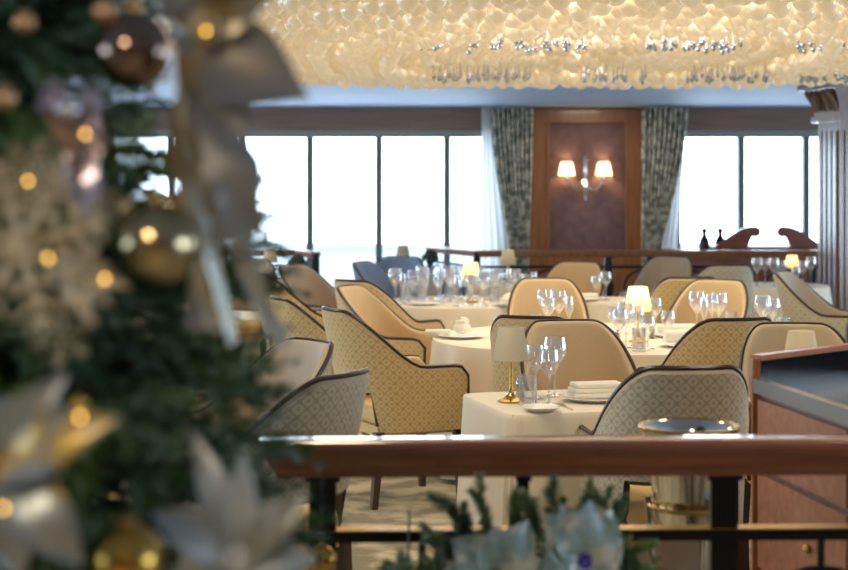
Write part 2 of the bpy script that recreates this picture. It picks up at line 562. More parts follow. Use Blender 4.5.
# outside deck and bulwark
struct('ground', MB().box(-12, 12, D + .16, 21.5, -.2, -.1), M_['deck'])
struct('trim_4', MB().box(-12, 12, 20.5, 20.62, -.1, .84).box(-12, 12, 20.44, 20.68, .84, .88), M_['deck'])

# column at the right
c = bpy.data.objects.new('column', None); COL.objects.link(c); c['kind'] = 'structure'
c.location = (3.82, 14.31, 0); c.rotation_euler = (0, 0, R(12)); c.scale = (.8, .8, 1)
b = MB().box(-.27, .27, -.27, .27, .18, 2.18)
for k in range(4):   # raised reeds on each face
    o = -.18 + k * .12
    b.box(o - .035, o + .035, -.295, .295, .3, 2.1); b.box(-.295, .295, o - .035, o + .035, .3, 2.1)
b.build('shaft', M_['col_wood'], c, False)
b = MB().box(-.33, .33, -.33, .33, 0, .12).box(-.30, .30, -.30, .30, .12, .2); b.build('column_base', M_['col_wood'], c, False)
b = MB().box(-.33, .33, -.33, .33, 2.18, 2.23).box(-.30, .30, -.30, .30, 2.23, 2.27)
for i in range(8):
    t = i / 8.0; e = .29 + .12 * t * t
    b.box(-e, e, -e, e, 2.27 + .2 * t, 2.27 + .2 * (t + .125))
b.box(-.44, .44, -.44, .44, 2.47, 2.519); b.build('capital', M_['col_wood'], c, False)
for sx, sy in ((-1, -1), (1, -1), (-1, 1), (1, 1)):
    q = MB()
    for k in range(3):
        q.tube([(sx * (.30 + .03 * k) , sy * (.26 - .13 * k) , 2.28), (sx * (.34 + .02 * k), sy * (.26 - .13 * k), 2.36), (sx * .42, sy * (.26 - .13 * k), 2.45), (sx * .40, sy * (.26 - .13 * k), 2.41)], .028, 8)
    q.build('carved_leaf', M_['col_wood'], c)

# ------------------------------------------------------------------ curtains
def curtain(name, label, xt0, xt1, xb0, xb1, Yc, m, ztop=2.50, zbot=.05, ztie=.95, folds=9, amp=.035, xe0=None, xe1=None):
    rows = []
    n = folds * 8
    for i in range(29):
        t = i / 28.0
        z = ztop + (zbot - ztop) * t
        if z > ztie:
            k = (ztop - z) / (ztop - ztie); k = k ** 1.6
            a, bb = xt0 + (xb0 - xt0) * k, xt1 + (xb1 - xt1) * k
        else:
            k = (ztie - z) / (ztie - zbot)
            a, bb = xb0 + ((xe0 if xe0 is not None else xb0) - xb0) * k, xb1 + ((xe1 if xe1 is not None else xb1) - xb1) * k
        row = []
        for j in range(n + 1):
            u = j / n
            row.append(Vector((a + (bb - a) * u, Yc + amp * math.sin(2 * PI * folds * u + .8 * math.sin(3 * t)), z)))
        rows.append(row)
    o = MB().grid(rows, .004).build(name, m)
    return tag(o, label, 'curtain')
curtain('curtain', 'grey floral curtain swept to the left side of the sconce panel', PX(489, D), PX(531, D), PX(508, D), PX(527, D), D - .33, M_['curtain'])
curtain('curtain', 'grey floral curtain swept to the right side of the sconce panel', PX(637, D), PX(683, D), PX(638, D), PX(657, D), D - .33, M_['curtain'])
curtain('sheer_curtain', 'pale blue sheer curtain hanging beside the left floral curtain', PX(481, D), PX(500, D), PX(481, D), PX(517, D), D - .22, M_['sheer'], folds=5, amp=.02)
curtain('sheer_curtain', 'pale sheer curtain behind the right floral curtain at the window', PX(668, D), PX(682, D), PX(650, D), PX(674, D), D - .22, M_['sheer'], folds=5, amp=.02)

# ------------------------------------------------------------------ wall sconce
def sconce():
    Yw = D - .07
    cx, t = PX(584, D), thing('wall_sconce', 'crystal wall sconce with two small lit white shades on the suede panel', 'wall lamp', (PX(584, D), Yw, 1.64))
    t.scale = (1.12, 1.12, 1.12)
    MB().lathe([(.001, -.20), (.018, -.17), (.006, -.13), (.03, -.08), (.05, -.03), (.03, .02), (.012, .06), (.024, .14), (.018, .22), (.03, .25), (.001, .30)], 14, (0, -.07, 0)).build('crystal_stem', M_['crystal'], t)
    MB().lathe([(.001, 0), (.05, .0), (.05, .02), (.001, .02)], 16).build('wall_plate', M_['chrome'], t).rotation_euler = (R(90), 0, 0)
    for sx in (-1, 1):
        pts = [(0, -.07, -.03)] + [(sx * (.02 + .16 * k / 8.0), -.07 - .05 * math.sin(PI * k / 8), -.03 - .05 * math.sin(PI * k / 8) + .07 * (k / 8) ** 2) for k in range(1, 9)]
        a = MB().tube(pts, .009, 8).lathe([(.001, 0), (.035, .012), (.04, .02), (.01, .022), (.01, .07)], 14, (sx * .19, -.07, .03)).build('arm', M_['crystal'], t)
        MB().lathe([(.088, 0), (.056, .14)], 20, (sx * .19, -.07, .08)).build('lamp_shade', M_['shade_sconce'], t)
        ld = bpy.data.lights.new('sconce_bulb', 'POINT'); ld.energy = 5; ld.color = (1, .62, .28); ld.shadow_soft_size = .02
        lo = bpy.data.objects.new('sconce_bulb', ld); COL.objects.link(lo); lo.parent = t; lo.location = (sx * .19, -.07, .14)
sconce()

# ------------------------------------------------------------------ chandelier
def chandelier():
    t = thing('chandelier', 'huge oval ceiling chandelier of tiered cream glass drops', 'chandelier', (CH_C[0], CH_C[1], 0))
    # mounting plate and tier rims
    b = MB()
    for fr, z in ((1.0, 2.515), (.60, 2.60), (.20, 2.70)):
        pts = [(CH_R[0] * fr * sup(2 * PI * k / 72)[0], CH_R[1] * fr * sup(2 * PI * k / 72)[1], z) for k in range(72)]
        b.tube(pts, .012, 6, closed=True)
    b.build('tier_rim', M_['chrome'], t)
    prof = [(.001, -.115), (.026, -.108), (.050, -.082), (.060, -.052), (.050, -.024), (.024, -.002), (.008, .012), (.006, .03)]
    prof2 = [(.001, -.085), (.014, -.07), (.018, -.05), (.008, -.02), (.003, .03)]
    spots = []; hooks = []
    def ellipse_ring(fr, z, step, jit):
        fine = [(CH_R[0] * fr * sup(2 * PI * k / 720)[0], CH_R[1] * fr * sup(2 * PI * k / 720)[1]) for k in range(721)]
        Ls = [0]
        for p, q in zip(fine[:-1], fine[1:]): Ls.append(Ls[-1] + math.hypot(q[0] - p[0], q[1] - p[1]))
        n = max(4, int(Ls[-1] / step)); out = []; i = 0; ph = rng.random()
        for k in range(n):
            want = (k + ph) / n * Ls[-1]
            while Ls[i + 1] < want: i += 1
            x, y = fine[i]
            out.append((x + rng.uniform(-1, 1) * jit, y + rng.uniform(-1, 1) * jit * 2, z + rng.uniform(-jit, jit)))
        return out
    fr = 1.0
    while fr > .04:
        z = 2.55 if fr > .60 else (2.64 if fr > .20 else 2.73)
        wob = .02 * math.sin(fr * 60)
        spots += ellipse_ring(fr, z + wob, .126, .018)
        fr -= .039
    for fr, z in ((1.0, 2.60), (1.0, 2.68), (1.0, 2.76), (.62, 2.62), (.60, 2.68), (.22, 2.72), (.20, 2.78)):
        spots += ellipse_ring(fr, z, .12, .008)
    for yy, z, x0, x1 in ((.10, 2.505, -1.1, 2.4), (-1.95, 2.56, -1.2, 2.4), (-3.4, 2.60, -1.0, 2.0)):
        x = x0
        while x < x1:
            if math.sin(x * 7 + yy) * .5 + rng.random() > .25:
                for k in range(4):
                    hooks.append((x + rng.uniform(-.03, .03), yy + rng.uniform(-.26, .26), z - .015 + rng.uniform(-.02, .012)))
            x += .075
    def visible(p):
        Yw = CH_C[1] + p[1]; Xw = CH_C[0] + p[0]
        px = 424 + Xw * F / Yw; py = HZ - (p[2] - .05 - EYE) * F / Yw
        return 0 < px < 848 and 2 < py
    vis = sorted([p for p in spots if visible(p)], key=lambda p: p[1])
    near = vis[:100]; nset = set(near)
    mesh0 = None
    for p in near:
        if mesh0 is None:
            o = MB().lathe(prof, 10).build('glass_drop', M_['drop'], t); mesh0 = o
        else:
            o = mesh0.copy(); COL.objects.link(o); o.parent = t
        o.location = p
    b = MB()
    for p in spots:
        if p not in nset: b.lathe(prof, 9, p)
    o = b.build('glass_drops', M_['drop'], t); o['kind'] = 'stuff'
    b = MB()
    for p in hooks: b.lathe(prof2, 6, p)
    o = b.build('crystal_pendants', M_['crystal'], t); o['kind'] = 'stuff'
    b = MB()
    for k in range(24):
        a = 2 * PI * k / 24
        b.tube([(1.0 * math.cos(a), -1.6 + 1.6 * math.sin(a), 2.99), (1.0 * math.cos(a), -1.6 + 1.6 * math.sin(a), 2.70)], .006, 6)
    b.build('hanging_rod', M_['chrome'], t)
chandelier()

# ------------------------------------------------------------------ railings
def ring_pts(cx, cz, r, y, n=24, a0=0, a1=360):
    return [(cx + r * math.cos(R(a0 + (a1 - a0) * k / n)), y, cz + r * math.sin(R(a0 + (a1 - a0) * k / n))) for k in range(n + 1)]

def near_railing():
    x0, x1 = -.385, 1.95
    t = thing('railing', 'polished mahogany handrail on black iron posts crossing in front of the tables', 'railing', (0, 3.80, 0), R(1.6))
    # rounded handrail profile extruded along x, with a mitred left end
    prof = [(-.052, -.020), (-.058, -.004), (-.050, .006), (-.038, .012), (.038, .012), (.050, .006), (.058, -.004), (.052, -.020),
            (.046, -.026), (.046, -.046), (.034, -.058), (.030, -.074), (-.030, -.074), (-.034, -.058), (-.046, -.046), (-.046, -.026)]
    z = .990
    b = MB()
    rs = []
    for xx in (x0, x1):
        rs.append([((xx + (.0 if xx > 0 else -(c_[1]) * .55)), c_[0], z + c_[1]) for c_ in prof])
    b.rings(rs, True)
    b.build('handrail', M_['rail_wood'], t)
    for xx, w in ((PX(323, 3.8), .032), (PX(523, 3.8), .014), (PX(725, 3.8), .032)):
        MB().box(xx - w, xx + w, -.012, .012, .0, .918).box(xx - w * 1.3, xx + w * 1.3, -.03, .03, .905, .918).build('post', M_['black_metal'], t, False)
        MB().box(xx - .07, xx + .07, -.05, .05, 0, .012).build('foot_plate', M_['black_metal'], t, False)
    MB().box(x0 + .02, x1 - .02, -.03, .03, .762, .787).build('crossbar', M_['black_metal'], t, False)
    MB().box(x0 + .02, x1 - .02, -.02, .02, .10, .125).build('crossbar', M_['black_metal'], t, False)
    MB().box(x0 + .05, x1 - .05, -.025, .025, .7872, .7895).build('crossbar_strip', M_['brass'], t, False)  # thin bright strip along the top of the crossbar
    for xa in (PX(323, 3.8) , PX(523, 3.8), PX(725, 3.8)):
        q = MB()
        for cxx, r_ in ((xa + .235, .185),):
            q.tube(ring_pts(cxx, .50, r_, 0, 32)[:-1], .011, 8, closed=True)
            q.tube(ring_pts(cxx, .50, r_ * .55, 0, 24)[:-1], .009, 8, closed=True)
            for dd in (-1, 1):
                q.tube([(cxx, 0, .50 + dd * .185), (cxx, 0, .50 + dd * (.265 if dd > 0 else .375))], .009, 6)
        q.build('iron_scroll', M_['black_metal'], t)
near_railing()

def far_railing(name, label, pts, posts, dark=True):
    t = thing(name, label, 'railing', (0, 0, 0))
    b = MB()
    for (xa, ya), (xb, yb) in zip(pts[:-1], pts[1:]):
        d = Vector((xb - xa, yb - ya, 0)); L = d.length; d.normalize(); n = Vector((-d.y, d.x, 0))
        prof = [(-.045, .955), (-.05, .985), (-.035, 1.0), (.035, 1.0), (.05, .985), (.045, .955), (.025, .935), (-.025, .935)]
        e = [[tuple(Vector((xx, yy, 0)) + n * q[0] + Vector((0, 0, q[1]))) for q in prof] for xx, yy in ((xa, ya), (xb, yb))]
        b.rings(e, True)
    b.build('handrail', M_['panel_wood'], t)
    b = MB(); s = MB()
    for (xa, ya), (xb, yb) in zip(pts[:-1], pts[1:]):
        A = Vector((xa, ya, 0)); B = Vector((xb, yb, 0)); L = (B - A).length; d = (B - A).normalized()
        b.tube([A + Vector((0, 0, .84)), B + Vector((0, 0, .84))], .014, 6); b.tube([A + Vector((0, 0, .12)), B + Vector((0, 0, .12))], .014, 6)
        n = max(1, int(L / .42))
        for k in range(n):
            c_ = A + d * (L * (k + .5) / n)
            for rr, zz in ((.17, .64), (.17, .30), (.09, .64)):
                s.tube([c_ + d * (rr * math.cos(2 * PI * j / 20)) + Vector((0, 0, zz + rr * math.sin(2 * PI * j / 20))) for j in range(20)], .011, 6, closed=True)
    b.build('crossbar', M_['blue_iron'], t)
    s.build('iron_scroll', M_['blue_iron'], t)
    for x, y in posts:
        MB().box(x - .035, x + .035, y - .035, y + .035, 0, .94, .008).sphere((x, y, .955), .03, 10, 6).build('post', M_['blue_iron'], t)
far_railing('railing', 'wooden handrail with dark iron scrolls in front of the sconce wall', [(PX(430, 16.4), 16.4), (PX(478, 15.2), 15.2), (PX(900, 15.2), 15.2)],
            [(PX(430, 16.4), 16.4), (PX(477, 15.2), 15.2), (PX(608, 15.2), 15.2), (PX(650, 15.2), 15.2), (PX(812, 15.2), 15.2)])
far_railing('railing', 'short dark railing by the left window beside the tree', [(PX(60, 15.4), 15.4), (PX(298, 15.4), 15.4), (PX(316, 14.9), 14.9)],
            [(PX(170, 15.4), 15.4), (PX(298, 15.4), 15.4), (PX(316, 14.9), 14.9)])

# ------------------------------------------------------------------ far sideboard with broken pediment
def sideboard():
    Y = 16.6
    x0, x1 = PX(664, Y), PX(836, Y)
    t = thing('sideboard', 'dark mahogany sideboard with broken scroll pediment beside the column', 'sideboard', ((x0 + x1) / 2, Y, 0))
    w = (x1 - x0) / 2
    b = MB().box(-w, w, -.2, .25, .08, .90, .01).box(-w - .03, w + .03, -.23, .27, .90, .95, .01).box(-w + .02, w - .02, -.18, .23, 0, .08)
    b.build('body', M_['red_wood'], t)
    for k in range(4):
        xa = -w + .03 + k * (2 * w - .06) / 4
        MB().box(xa + .01, xa + (2 * w - .06) / 4 - .01, -.215, -.2, .12, .86, .004).build('door', M_['red_wood'], t)
        MB().sphere((xa + .06 if k % 2 else xa + (2 * w - .06) / 4 - .06, -.225, .5), .014, 10, 6).build('knob', M_['brass'], t)
    cx = PX(768, Y) - (x0 + x1) / 2
    for sx in (-1, 1):
        # swan-neck shape, thick board with a scroll end
        top = []; 
        for k in range(21):
            u = k / 20.0   # 0 at the outer end, 1 at the scroll
            X = .60 - .46 * u
            Z = .97 + .22 * math.sin(PI / 2 * min(1, u * 1.05)) ** 1.3
            top.append((X, Z))
        for k in range(10):
            a = R(90 + 24 * k)
            top.append((.14 + .055 * math.cos(a), 1.135 + .055 * math.sin(a)))
        inner_ = [(.22, .99), (.24, .95)]
        poly = [(sx * p[0], p[1]) for p in top + inner_] + [(sx * .60, .95)]
        n = len(poly)
        mb = MB()
        vs = [(cx + p[0], -.06, p[1]) for p in poly] + [(cx + p[0], .0, p[1]) for p in poly]
        fs = [tuple(range(n)), tuple(range(2 * n - 1, n - 1, -1))] + [(i, (i + 1) % n, n + (i + 1) % n, n + i) for i in range(n)]
        mb.add(vs, fs)
        mb.build('pediment_scroll', M_['red_wood'], t, False)
    MB().box(cx - .61, cx + .61, -.07, .01, .95, .985).build('pediment_base', M_['red_wood'], t, False)
    for px_, lab in ((706, 'small dark bottle standing left on the far mahogany sideboard'), (722, 'small dark bottle right beside the scroll pediment on the far sideboard')):
        o = MB().lathe([(.001, 0), (.055, 0), (.06, .03), (.05, .10), (.025, .14), (.022, .17), (.035, .19), (.03, .215), (.001, .225)], 14).build('bottle', M_['dark_glass'])
        o.location = (PX(px_, Y), Y + .10, .951)
        tag(o, lab, 'bottle')
sideboard()

# ------------------------------------------------------------------ chairs
def smooth(a, b, x):
    t = min(1, max(0, (x - a) / (b - a))); return t * t * (3 - 2 * t)

def chair_meshes():
    W, FY, AY, BY = .27, .26, -.03, -.28
    TH = .04
    pts = []
    for k in range(8):
        pts.append((W, FY - (FY - AY) * k / 8.0))
    for k in range(33):
        a = PI * k / 32.0
        cx, sn = math.cos(a), math.sin(a)
        e = 2 / 2.5
        pts.append((W * math.copysign(abs(cx) ** e, cx), AY + (BY - AY) * abs(sn) ** e))
    for k in range(8):
        pts.append((-W, AY + (FY - AY) * (k + 1) / 8.0))
    n = len(pts)
    P2 = [Vector((p[0], p[1])) for p in pts]
    L = [0]
    for i in range(1, n): L.append(L[-1] + (P2[i] - P2[i - 1]).length)
    mid = L[-1] / 2
    s = [l - mid for l in L]
    N = []
    for i in range(n):
        d = P2[min(i + 1, n - 1)] - P2[max(i - 1, 0)]
        d.normalize(); nn = Vector((-d.y, d.x))
        if nn.dot(P2[i] - Vector((0, 0))) < 0: nn = -nn
        N.append(nn)
    def top(i):
        a = abs(s[i])
        h = .675 + .285 * (1 - smooth(.13, .49, a))
        h -= .05 * smooth(mid - .06, mid, a) ** 2
        return h
    def bot(i):
        return .575 if abs(P2[i].x) < .21 and P2[i].y < -.05 else .375
    def lean(p, z):
        k = max(0.0, min(1.0, (.10 - p.y) / .39))
        return Vector((p.x * (1 + .0 * max(0, z - .5)), p.y - .24 * max(0, z - .42) * k))
    def P3(i, off, z):
        q = lean(P2[i] - N[i] * off, z)
        return Vector((q.x, q.y, z))
    res = {}
    # outer shell
    outv, uvs, fs = [], [], []
    rows = 9
    for i in range(n):
        t_, b_ = top(i), bot(i)
        for k in range(rows):
            z = b_ + (t_ - b_) * k / (rows - 1)
            outv.append(P3(i, 0, z)); uvs.append((s[i], z))
    for i in range(n - 1):
        for k in range(rows - 1):
            fs.append((i * rows + k, (i + 1) * rows + k, (i + 1) * rows + k + 1, i * rows + k + 1))
    # front faces of the arms
    for i in (0, n - 1):
        base = len(outv)
        for k in range(rows):
            z = bot(i) + (top(i) - bot(i)) * k / (rows - 1)
            outv.append(P3(i, 0, z)); uvs.append((s[i], z))
            q = P3(i, TH, z); outv.append(q); uvs.append((s[i] + .05, z))
        for k in range(rows - 1):
            fs.append((base + 2 * k, base + 2 * k + 1, base + 2 * k + 3, base + 2 * k + 2))
    res['out'] = (outv, fs, uvs)
    # inner shell with rounded top roll
    inv, fi = [], []
    nr = 7 + 5
    for i in range(n):
        t_, b_ = top(i), bot(i)
        col = []
        for k in range(7):
            z = b_ + (t_ - b_) * k / 6
            col.append(P3(i, TH, z))
        for k in range(1, 6):
            a = PI * k / 5
            o_ = TH / 2 + TH / 2 * math.cos(a)
            q = P3(i, o_, t_); q.z += .022 * math.sin(a); col.append(q)
        inv += col
    for i in range(n - 1):
        for k in range(nr - 1):
            fi.append((i * nr + k, i * nr + k + 1, (i + 1) * nr + k + 1, (i + 1) * nr + k))
    res['in'] = (inv, fi)
    pip = [P3(i, .008, top(i) + .004) + Vector((0, 0, .018)) for i in range(n)]
    pip = [P3(0, -.003, .39)] + pip + [P3(n - 1, -.003, .39)]
    res['pipe'] = pip
    res['pipe2'] = [P3(i, TH + .002, top(i) + .002) for i in range(n)]
    lo = [i for i in range(n) if bot(i) > .5]
    op = [P3(lo[0], .02, .40)] + [P3(i, .02, .572) for i in lo] + [P3(lo[-1], .02, .40)]
    res['open'] = op
    return res
CM = chair_meshes()

def make_chair(m_out, m_in, seatm):
    t = thing('dining_armchair', '', 'chair')
    me = bpy.data.meshes.new('outer_back')
    v, f, uv = CM['out']
    me.from_pydata([tuple(p) for p in v], [], f)
    ul = me.uv_layers.new(name='UVMap')
    for lp in me.loops: ul.data[lp.index].uv = uv[lp.vertex_index]
    me.materials.append(m_out)
    me.polygons.foreach_set('use_smooth', [True] * len(me.polygons))
    o = bpy.data.objects.new('outer_back', me); COL.objects.link(o); o.parent = t
    MB().add(*CM['in']).build('inner_back', m_in, t)
    p = MB().tube(CM['pipe'], .0095, 6)
    p.build('piping', M_['piping'], t)
    MB().tube(CM['open'], .013, 6).build('back_frame', M_['leg'], t)
    sb = MB().box(-.210, .210, -.225, .270, .405, .495, .03)
    sb.build('seat_cushion', seatm, t)
    MB().box(-.218, .218, -.220, .250, .355, .405).build('seat_frame', m_out if False else M_['seat'], t, False)
    for sx in (-1, 1):
        for fy in (1, -1):
            x, y = sx * .222, (.225 if fy > 0 else -.215)
            q = MB().rings([[(x + a * w + sx * dx, y + b_ * w + dy, z) for a, b_ in ((-1, -1), (1, -1), (1, 1), (-1, 1))] for w, z, dx, dy in
                            ((.015, 0, .01, -.03 if fy < 0 else .01), (.020, .2, .005, -.01 if fy < 0 else .005), (.024, .378, 0, 0))], True)
            q.build('leg', M_['leg'], t, False)
    return t
proto = {}
def chair(kind, px, d, rz, label, group=None):
    mo, mi, ms = {'gold': ('chair_out', 'chair_in', 'seat'), 'grey': ('chair_out_cool_lit', 'chair_in_cool_lit', 'seat'), 'blue': ('chair_backlit', 'chair_backlit', 'chair_backlit')}[kind]  # grey and blue kinds carry daylight tints in their fabric colours
    a = R(rz)
    loc = (PX(px, d) - .36 * math.sin(a), d + .36 * math.cos(a), 0)
    if kind not in proto:
        c_ = make_chair(M_[mo], M_[mi], M_[ms]); proto[kind] = c_
        c_.location = loc; c_.rotation_euler = (0, 0, a); c_['label'] = label
    else:
        c_ = dup(proto[kind], loc, a, label)
    c_['group'] = group or 'upholstered dining armchairs'
    return c_
chair('gold', 335, 8.1, -65, 'large gold trellis armchair seen side-on left of centre, facing right')
chair('grey', 690, 5.50, 6, 'grey-green trellis armchair with its back to the ice bucket behind the railing')
chair('gold', 566, 7.36, 190, 'tan armchair facing forward behind the small table with the grey-shaded lamp')
chair('gold', 530, 7.62, -22, 'patterned armchair back just behind the unlit grey lamp shade')
chair('gold', 348, 9.95, -112, 'plain tan inner-back armchair just behind the big side-on armchair')
chair('gold', 352, 10.6, -42, 'armchair left of the far glass-crowded table, peeking over the tan one')
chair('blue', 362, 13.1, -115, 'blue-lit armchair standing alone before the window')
chair('blue', 402, 14.1, 165, 'blue-lit armchair low against the window, left of the glass-crowded table')
chair('gold', 545, 10.75, 180, 'tan armchair facing forward behind the large table, left of its lit lamp')
chair('gold', 579, 13.1, 158, 'rounded tan armchair below the sconce panel at the small plate table')
chair('gold', 690, 10.95, 0, 'patterned armchair back directly right of the large lit yellow lamp')
chair('gold', 719, 10.6, 150, 'tan armchair with dark piping at the right rear of the large table')
chair('grey', 729, 12.7, 8, 'khaki armchair back tallest in the right rear group')
chair('grey', 672, 14.1, 150, 'small grey armchair below the right floral curtain')
chair('grey', 782, 11.6, -118, 'grey armchair in front of the far corner table by the column')
chair('gold', 738, 7.5, 14, 'trellis armchair back beyond the ice bucket chair, left of the cabinet lamp')
chair('gold', 792, 7.2, 176, 'plain tan armchair behind the lamp over the wooden cabinet')
chair('gold', 884, 7.9, 185, 'tan armchair cut off by the right edge of view')
chair('gold', 262, 11.2, -65, 'gold armchair side-on just beside the hanging ribbon tails')
chair('gold', 280, 8.9, -68, 'gold side-on armchair half hidden behind the big one, left')
chair('grey', 292, 12.6, -125, 'brown armchair rising between the left railing and the gold armchairs')
chair('grey', 250, 13.5, 175, 'brown armchair under the left railing beside the tree')
chair('grey', 310, 6.4, 128, 'plain taupe armchair behind the railing, next to the tree')
chair('grey', 342, 5.3, 60, 'grey trellis armchair closest behind the left railing post')

# ------------------------------------------------------------------ tables
def round_cloth(rx_, ry_, h=.75, hem=.03, folds=16, seed=1):
    r = random.Random(seed); ph = r.random() * 6
    n = folds * 8; mb = MB(); rings = []
    prof = [(.02, h), (.5, h), (.9, h), (.985, h - .001), (1.0, h - .008), (1.006, h - .03)]
    for fr, z in prof:
        rings.append([(rx_ * fr * math.cos(2 * PI * k / n), ry_ * fr * math.sin(2 * PI * k / n), z) for k in range(n)])
    for j in range(1, 9):
        t = j / 8.0; z = h - .03 - (h - .03 - hem) * t
        am = .05 * t ** .8
        rings.append([((rx_ * 1.006 + am * (.7 + math.sin(folds * 2 * PI * k / n + ph + .6 * math.sin(5 * 2 * PI * k / n)))) * math.cos(2 * PI * k / n),
                       (ry_ * 1.006 + am * (.7 + math.sin(folds * 2 * PI * k / n + ph + .6 * math.sin(5 * 2 * PI * k / n)))) * math.sin(2 * PI * k / n), z) for k in range(n)])
    mb.rings(rings, False)
    mb.add(rings[0], [tuple(range(n))])
    return mb
def square_cloth(w, d, h=.75, hem=.03):
    """superellipse cloth with corner folds"""
    n = 160; rings = []
    def pt(k, fr, e, add=0):
        a = 2 * PI * k / n; c_, s_ = math.cos(a), math.sin(a)
        return (w / 2 * fr * math.copysign(abs(c_) ** e, c_) + add * c_, d / 2 * fr * math.copysign(abs(s_) ** e, s_) + add * s_)
    for fr, z in ((.02, h), (.6, h), (.96, h), (.99, h - .002), (1.0, h - .01), (1.003, h - .03)):
        rings.append([pt(k, fr, .16) + (z,) for k in range(n)])
    for j in range(1, 9):
        t = j / 8.0; z = h - .03 - (h - .03 - hem) * t
        row = []
        for k in range(n):
            a = 2 * PI * k / n
            corner = abs(math.sin(2 * a)) ** 3
            am = .02 * t * math.sin(13 * a) + .06 * t * corner * (.6 + .6 * math.sin(22 * a))
            row.append(pt(k, 1.003, .16 + .06 * t, am) + (z,))
        rings.append(row)
    mb = MB(); mb.rings(rings, False); mb.add(rings[0], [tuple(range(n))])
    return mb
TABLES = {}
def table(key, x, y, rx_, ry_, label_t, label_c, rz=0, sq=False, seed=1):
    t = thing('dining_table', label_t, 'table', (x, y, 0), rz, 'dining tables under cloths')
    if sq:
        MB().box(-rx_ + .02, rx_ - .02, -ry_ + .02, ry_ - .02, .71, .744).build('tabletop', M_['leg'], t, False)
    else:
        MB().lathe([(.01, .71), (rx_ - .02, .71), (rx_ - .015, .744), (.01, .744)], 32, sq=ry_ / rx_).build('tabletop', M_['leg'], t, False)
    MB().lathe([(.001, .71), (.05, .70), (.05, .1), (.2, .03), (.2, .0), (.001, 0)], 20).build('pedestal', M_['black_metal'], t)
    c_ = (square_cloth(2 * rx_, 2 * ry_) if sq else round_cloth(rx_, ry_, seed=seed, folds=max(10, int(18 * rx_)))).build('tablecloth', M_['cloth'])
    c_.location = (x, y, 0); c_.rotation_euler = (0, 0, rz)
    tag(c_, label_c, 'tablecloth', 'cream tablecloths')
    TABLES[key] = (x, y, rx_, ry_)
T1c = Vector((.32, 5.97, 0)) + Vector((.963, .27, 0)) * .45 + Vector((-.27, .963, 0)) * .33
table('near', T1c.x, T1c.y, .45, .33, 'small square table in the middle behind the railing', 'pale cloth on the square table with the grey-shaded lamp', R(15.5), True)
table('large', 1.10, 9.1, 1.05, .93, 'large round table in the centre with the lit yellow lamp', 'cream cloth on the large central table with the lit yellow lamp', seed=2)
table('far', .27, 11.9, .62, .62, 'glass-crowded table near the left window', 'cream cloth under the crowd of glasses near the left window', seed=3)
table('plate', 1.42, 12.1, .33, .33, 'small table with plates in front of the rounded armchair under the sconce', 'cream cloth on the small plate table under the sconce', seed=4)
table('corner', 3.05, 13.9, .46, .46, 'table with a small lamp and glasses beside the column', 'grey-looking cloth on the table beside the column', seed=5)
table('cab', 1.70, 6.15, .34, .34, 'small table half hidden behind the wooden cabinet', 'cloth on the small table behind the wooden cabinet', seed=6)
table('left', -1.45, 5.75, .42, .42, 'table behind the tree near the taupe armchair', 'cloth on the table behind the tree near the taupe armchair', seed=7)
table('gap', -2.05, 12.6, .5, .5, 'far table seen through the gap in the ribbons', 'cloth on the far table seen through the gap in the ribbons', seed=8)
table('lwin', -1.36, 14.5, .40, .40, 'table with a lamp and plant at the left railing', 'cloth on the table with lamp and plant at the left railing', seed=9)
table('mwin', -.25, 15.6, .36, .36, 'table with a backlit lamp before the window', 'cloth on the table with a backlit lamp before the window', seed=10)
table('rwin', .78, 14.1, .40, .40, 'table with a pale lamp at the left end of the long railing', 'cloth on the table with a pale lamp by the long railing', seed=12)

def table_lamp(x, y, label, lit, s=1.0, sh='shade_lit'):
    t = thing('table_lamp', label, 'lamp', (x, y, .752), 0, 'table lamps')
    MB().lathe([(.001, 0), (.052 * s, 0), (.052 * s, .006), (.03 * s, .014), (.012 * s, .03), (.007 * s, .06), (.006 * s, .17 * s), (.012 * s, .175 * s), (.006 * s, .19 * s), (.004 * s, .27 * s)], 18).build('stem', M_['brass'], t)
    n = 48
    rr = []
    for k_, (r_, z_) in enumerate(((.072, .165), (.048, .295))):
        rr.append([((r_ + .0014 * (j % 2)) * s * math.cos(2 * PI * j / n), (r_ + .0014 * (j % 2)) * s * math.sin(2 * PI * j / n), z_ * s) for j in range(n)])
    MB().rings(rr, False).build('lamp_shade', M_[sh], t)
    MB().sphere((0, 0, .225 * s), .014, 10, 8).build('bulb', M_['plate'], t)
    if lit:
        ld = bpy.data.lights.new('lamp_light', 'POINT'); ld.energy = lit; ld.color = (1, .70, .36); ld.shadow_soft_size = .02
        lo = bpy.data.objects.new('lamp_light', ld); COL.objects.link(lo); lo.parent = t; lo.location = (0, 0, .25 * s)
table_lamp(PX(511, 6.33), 6.33, 'small table lamp with unlit grey-cream shade on the square table', 0, 1.0, 'shade_off')
table_lamp(PX(638, 8.75), 8.75, 'bright yellow-shaded lamp on the large central table', 2.2, 1.03)
table_lamp(PX(471, 11.75), 11.75, 'yellow-shaded lamp amid the glasses near the left window', 1.4)
table_lamp(1.45, 6.15, 'cream-shaded lamp rising behind the wooden cabinet', .12, 1.0, 'shade_off')
table_lamp(PX(792, 14.0), 14.0, 'tiny cream lamp among glasses beside the column', 1.2, .85)
table_lamp(PX(270, 14.5), 14.5, 'tiny lamp on the table at the left railing', .1, 1.0, 'shade_off')
table_lamp(PX(403, 15.6), 15.6, 'tiny backlit grey lamp standing before the window', 0, .95, 'shade_off')
table_lamp(PX(508, 14.1), 14.1, 'tiny pale lamp at the left end of the long railing', .2, 1.0, 'shade_off')

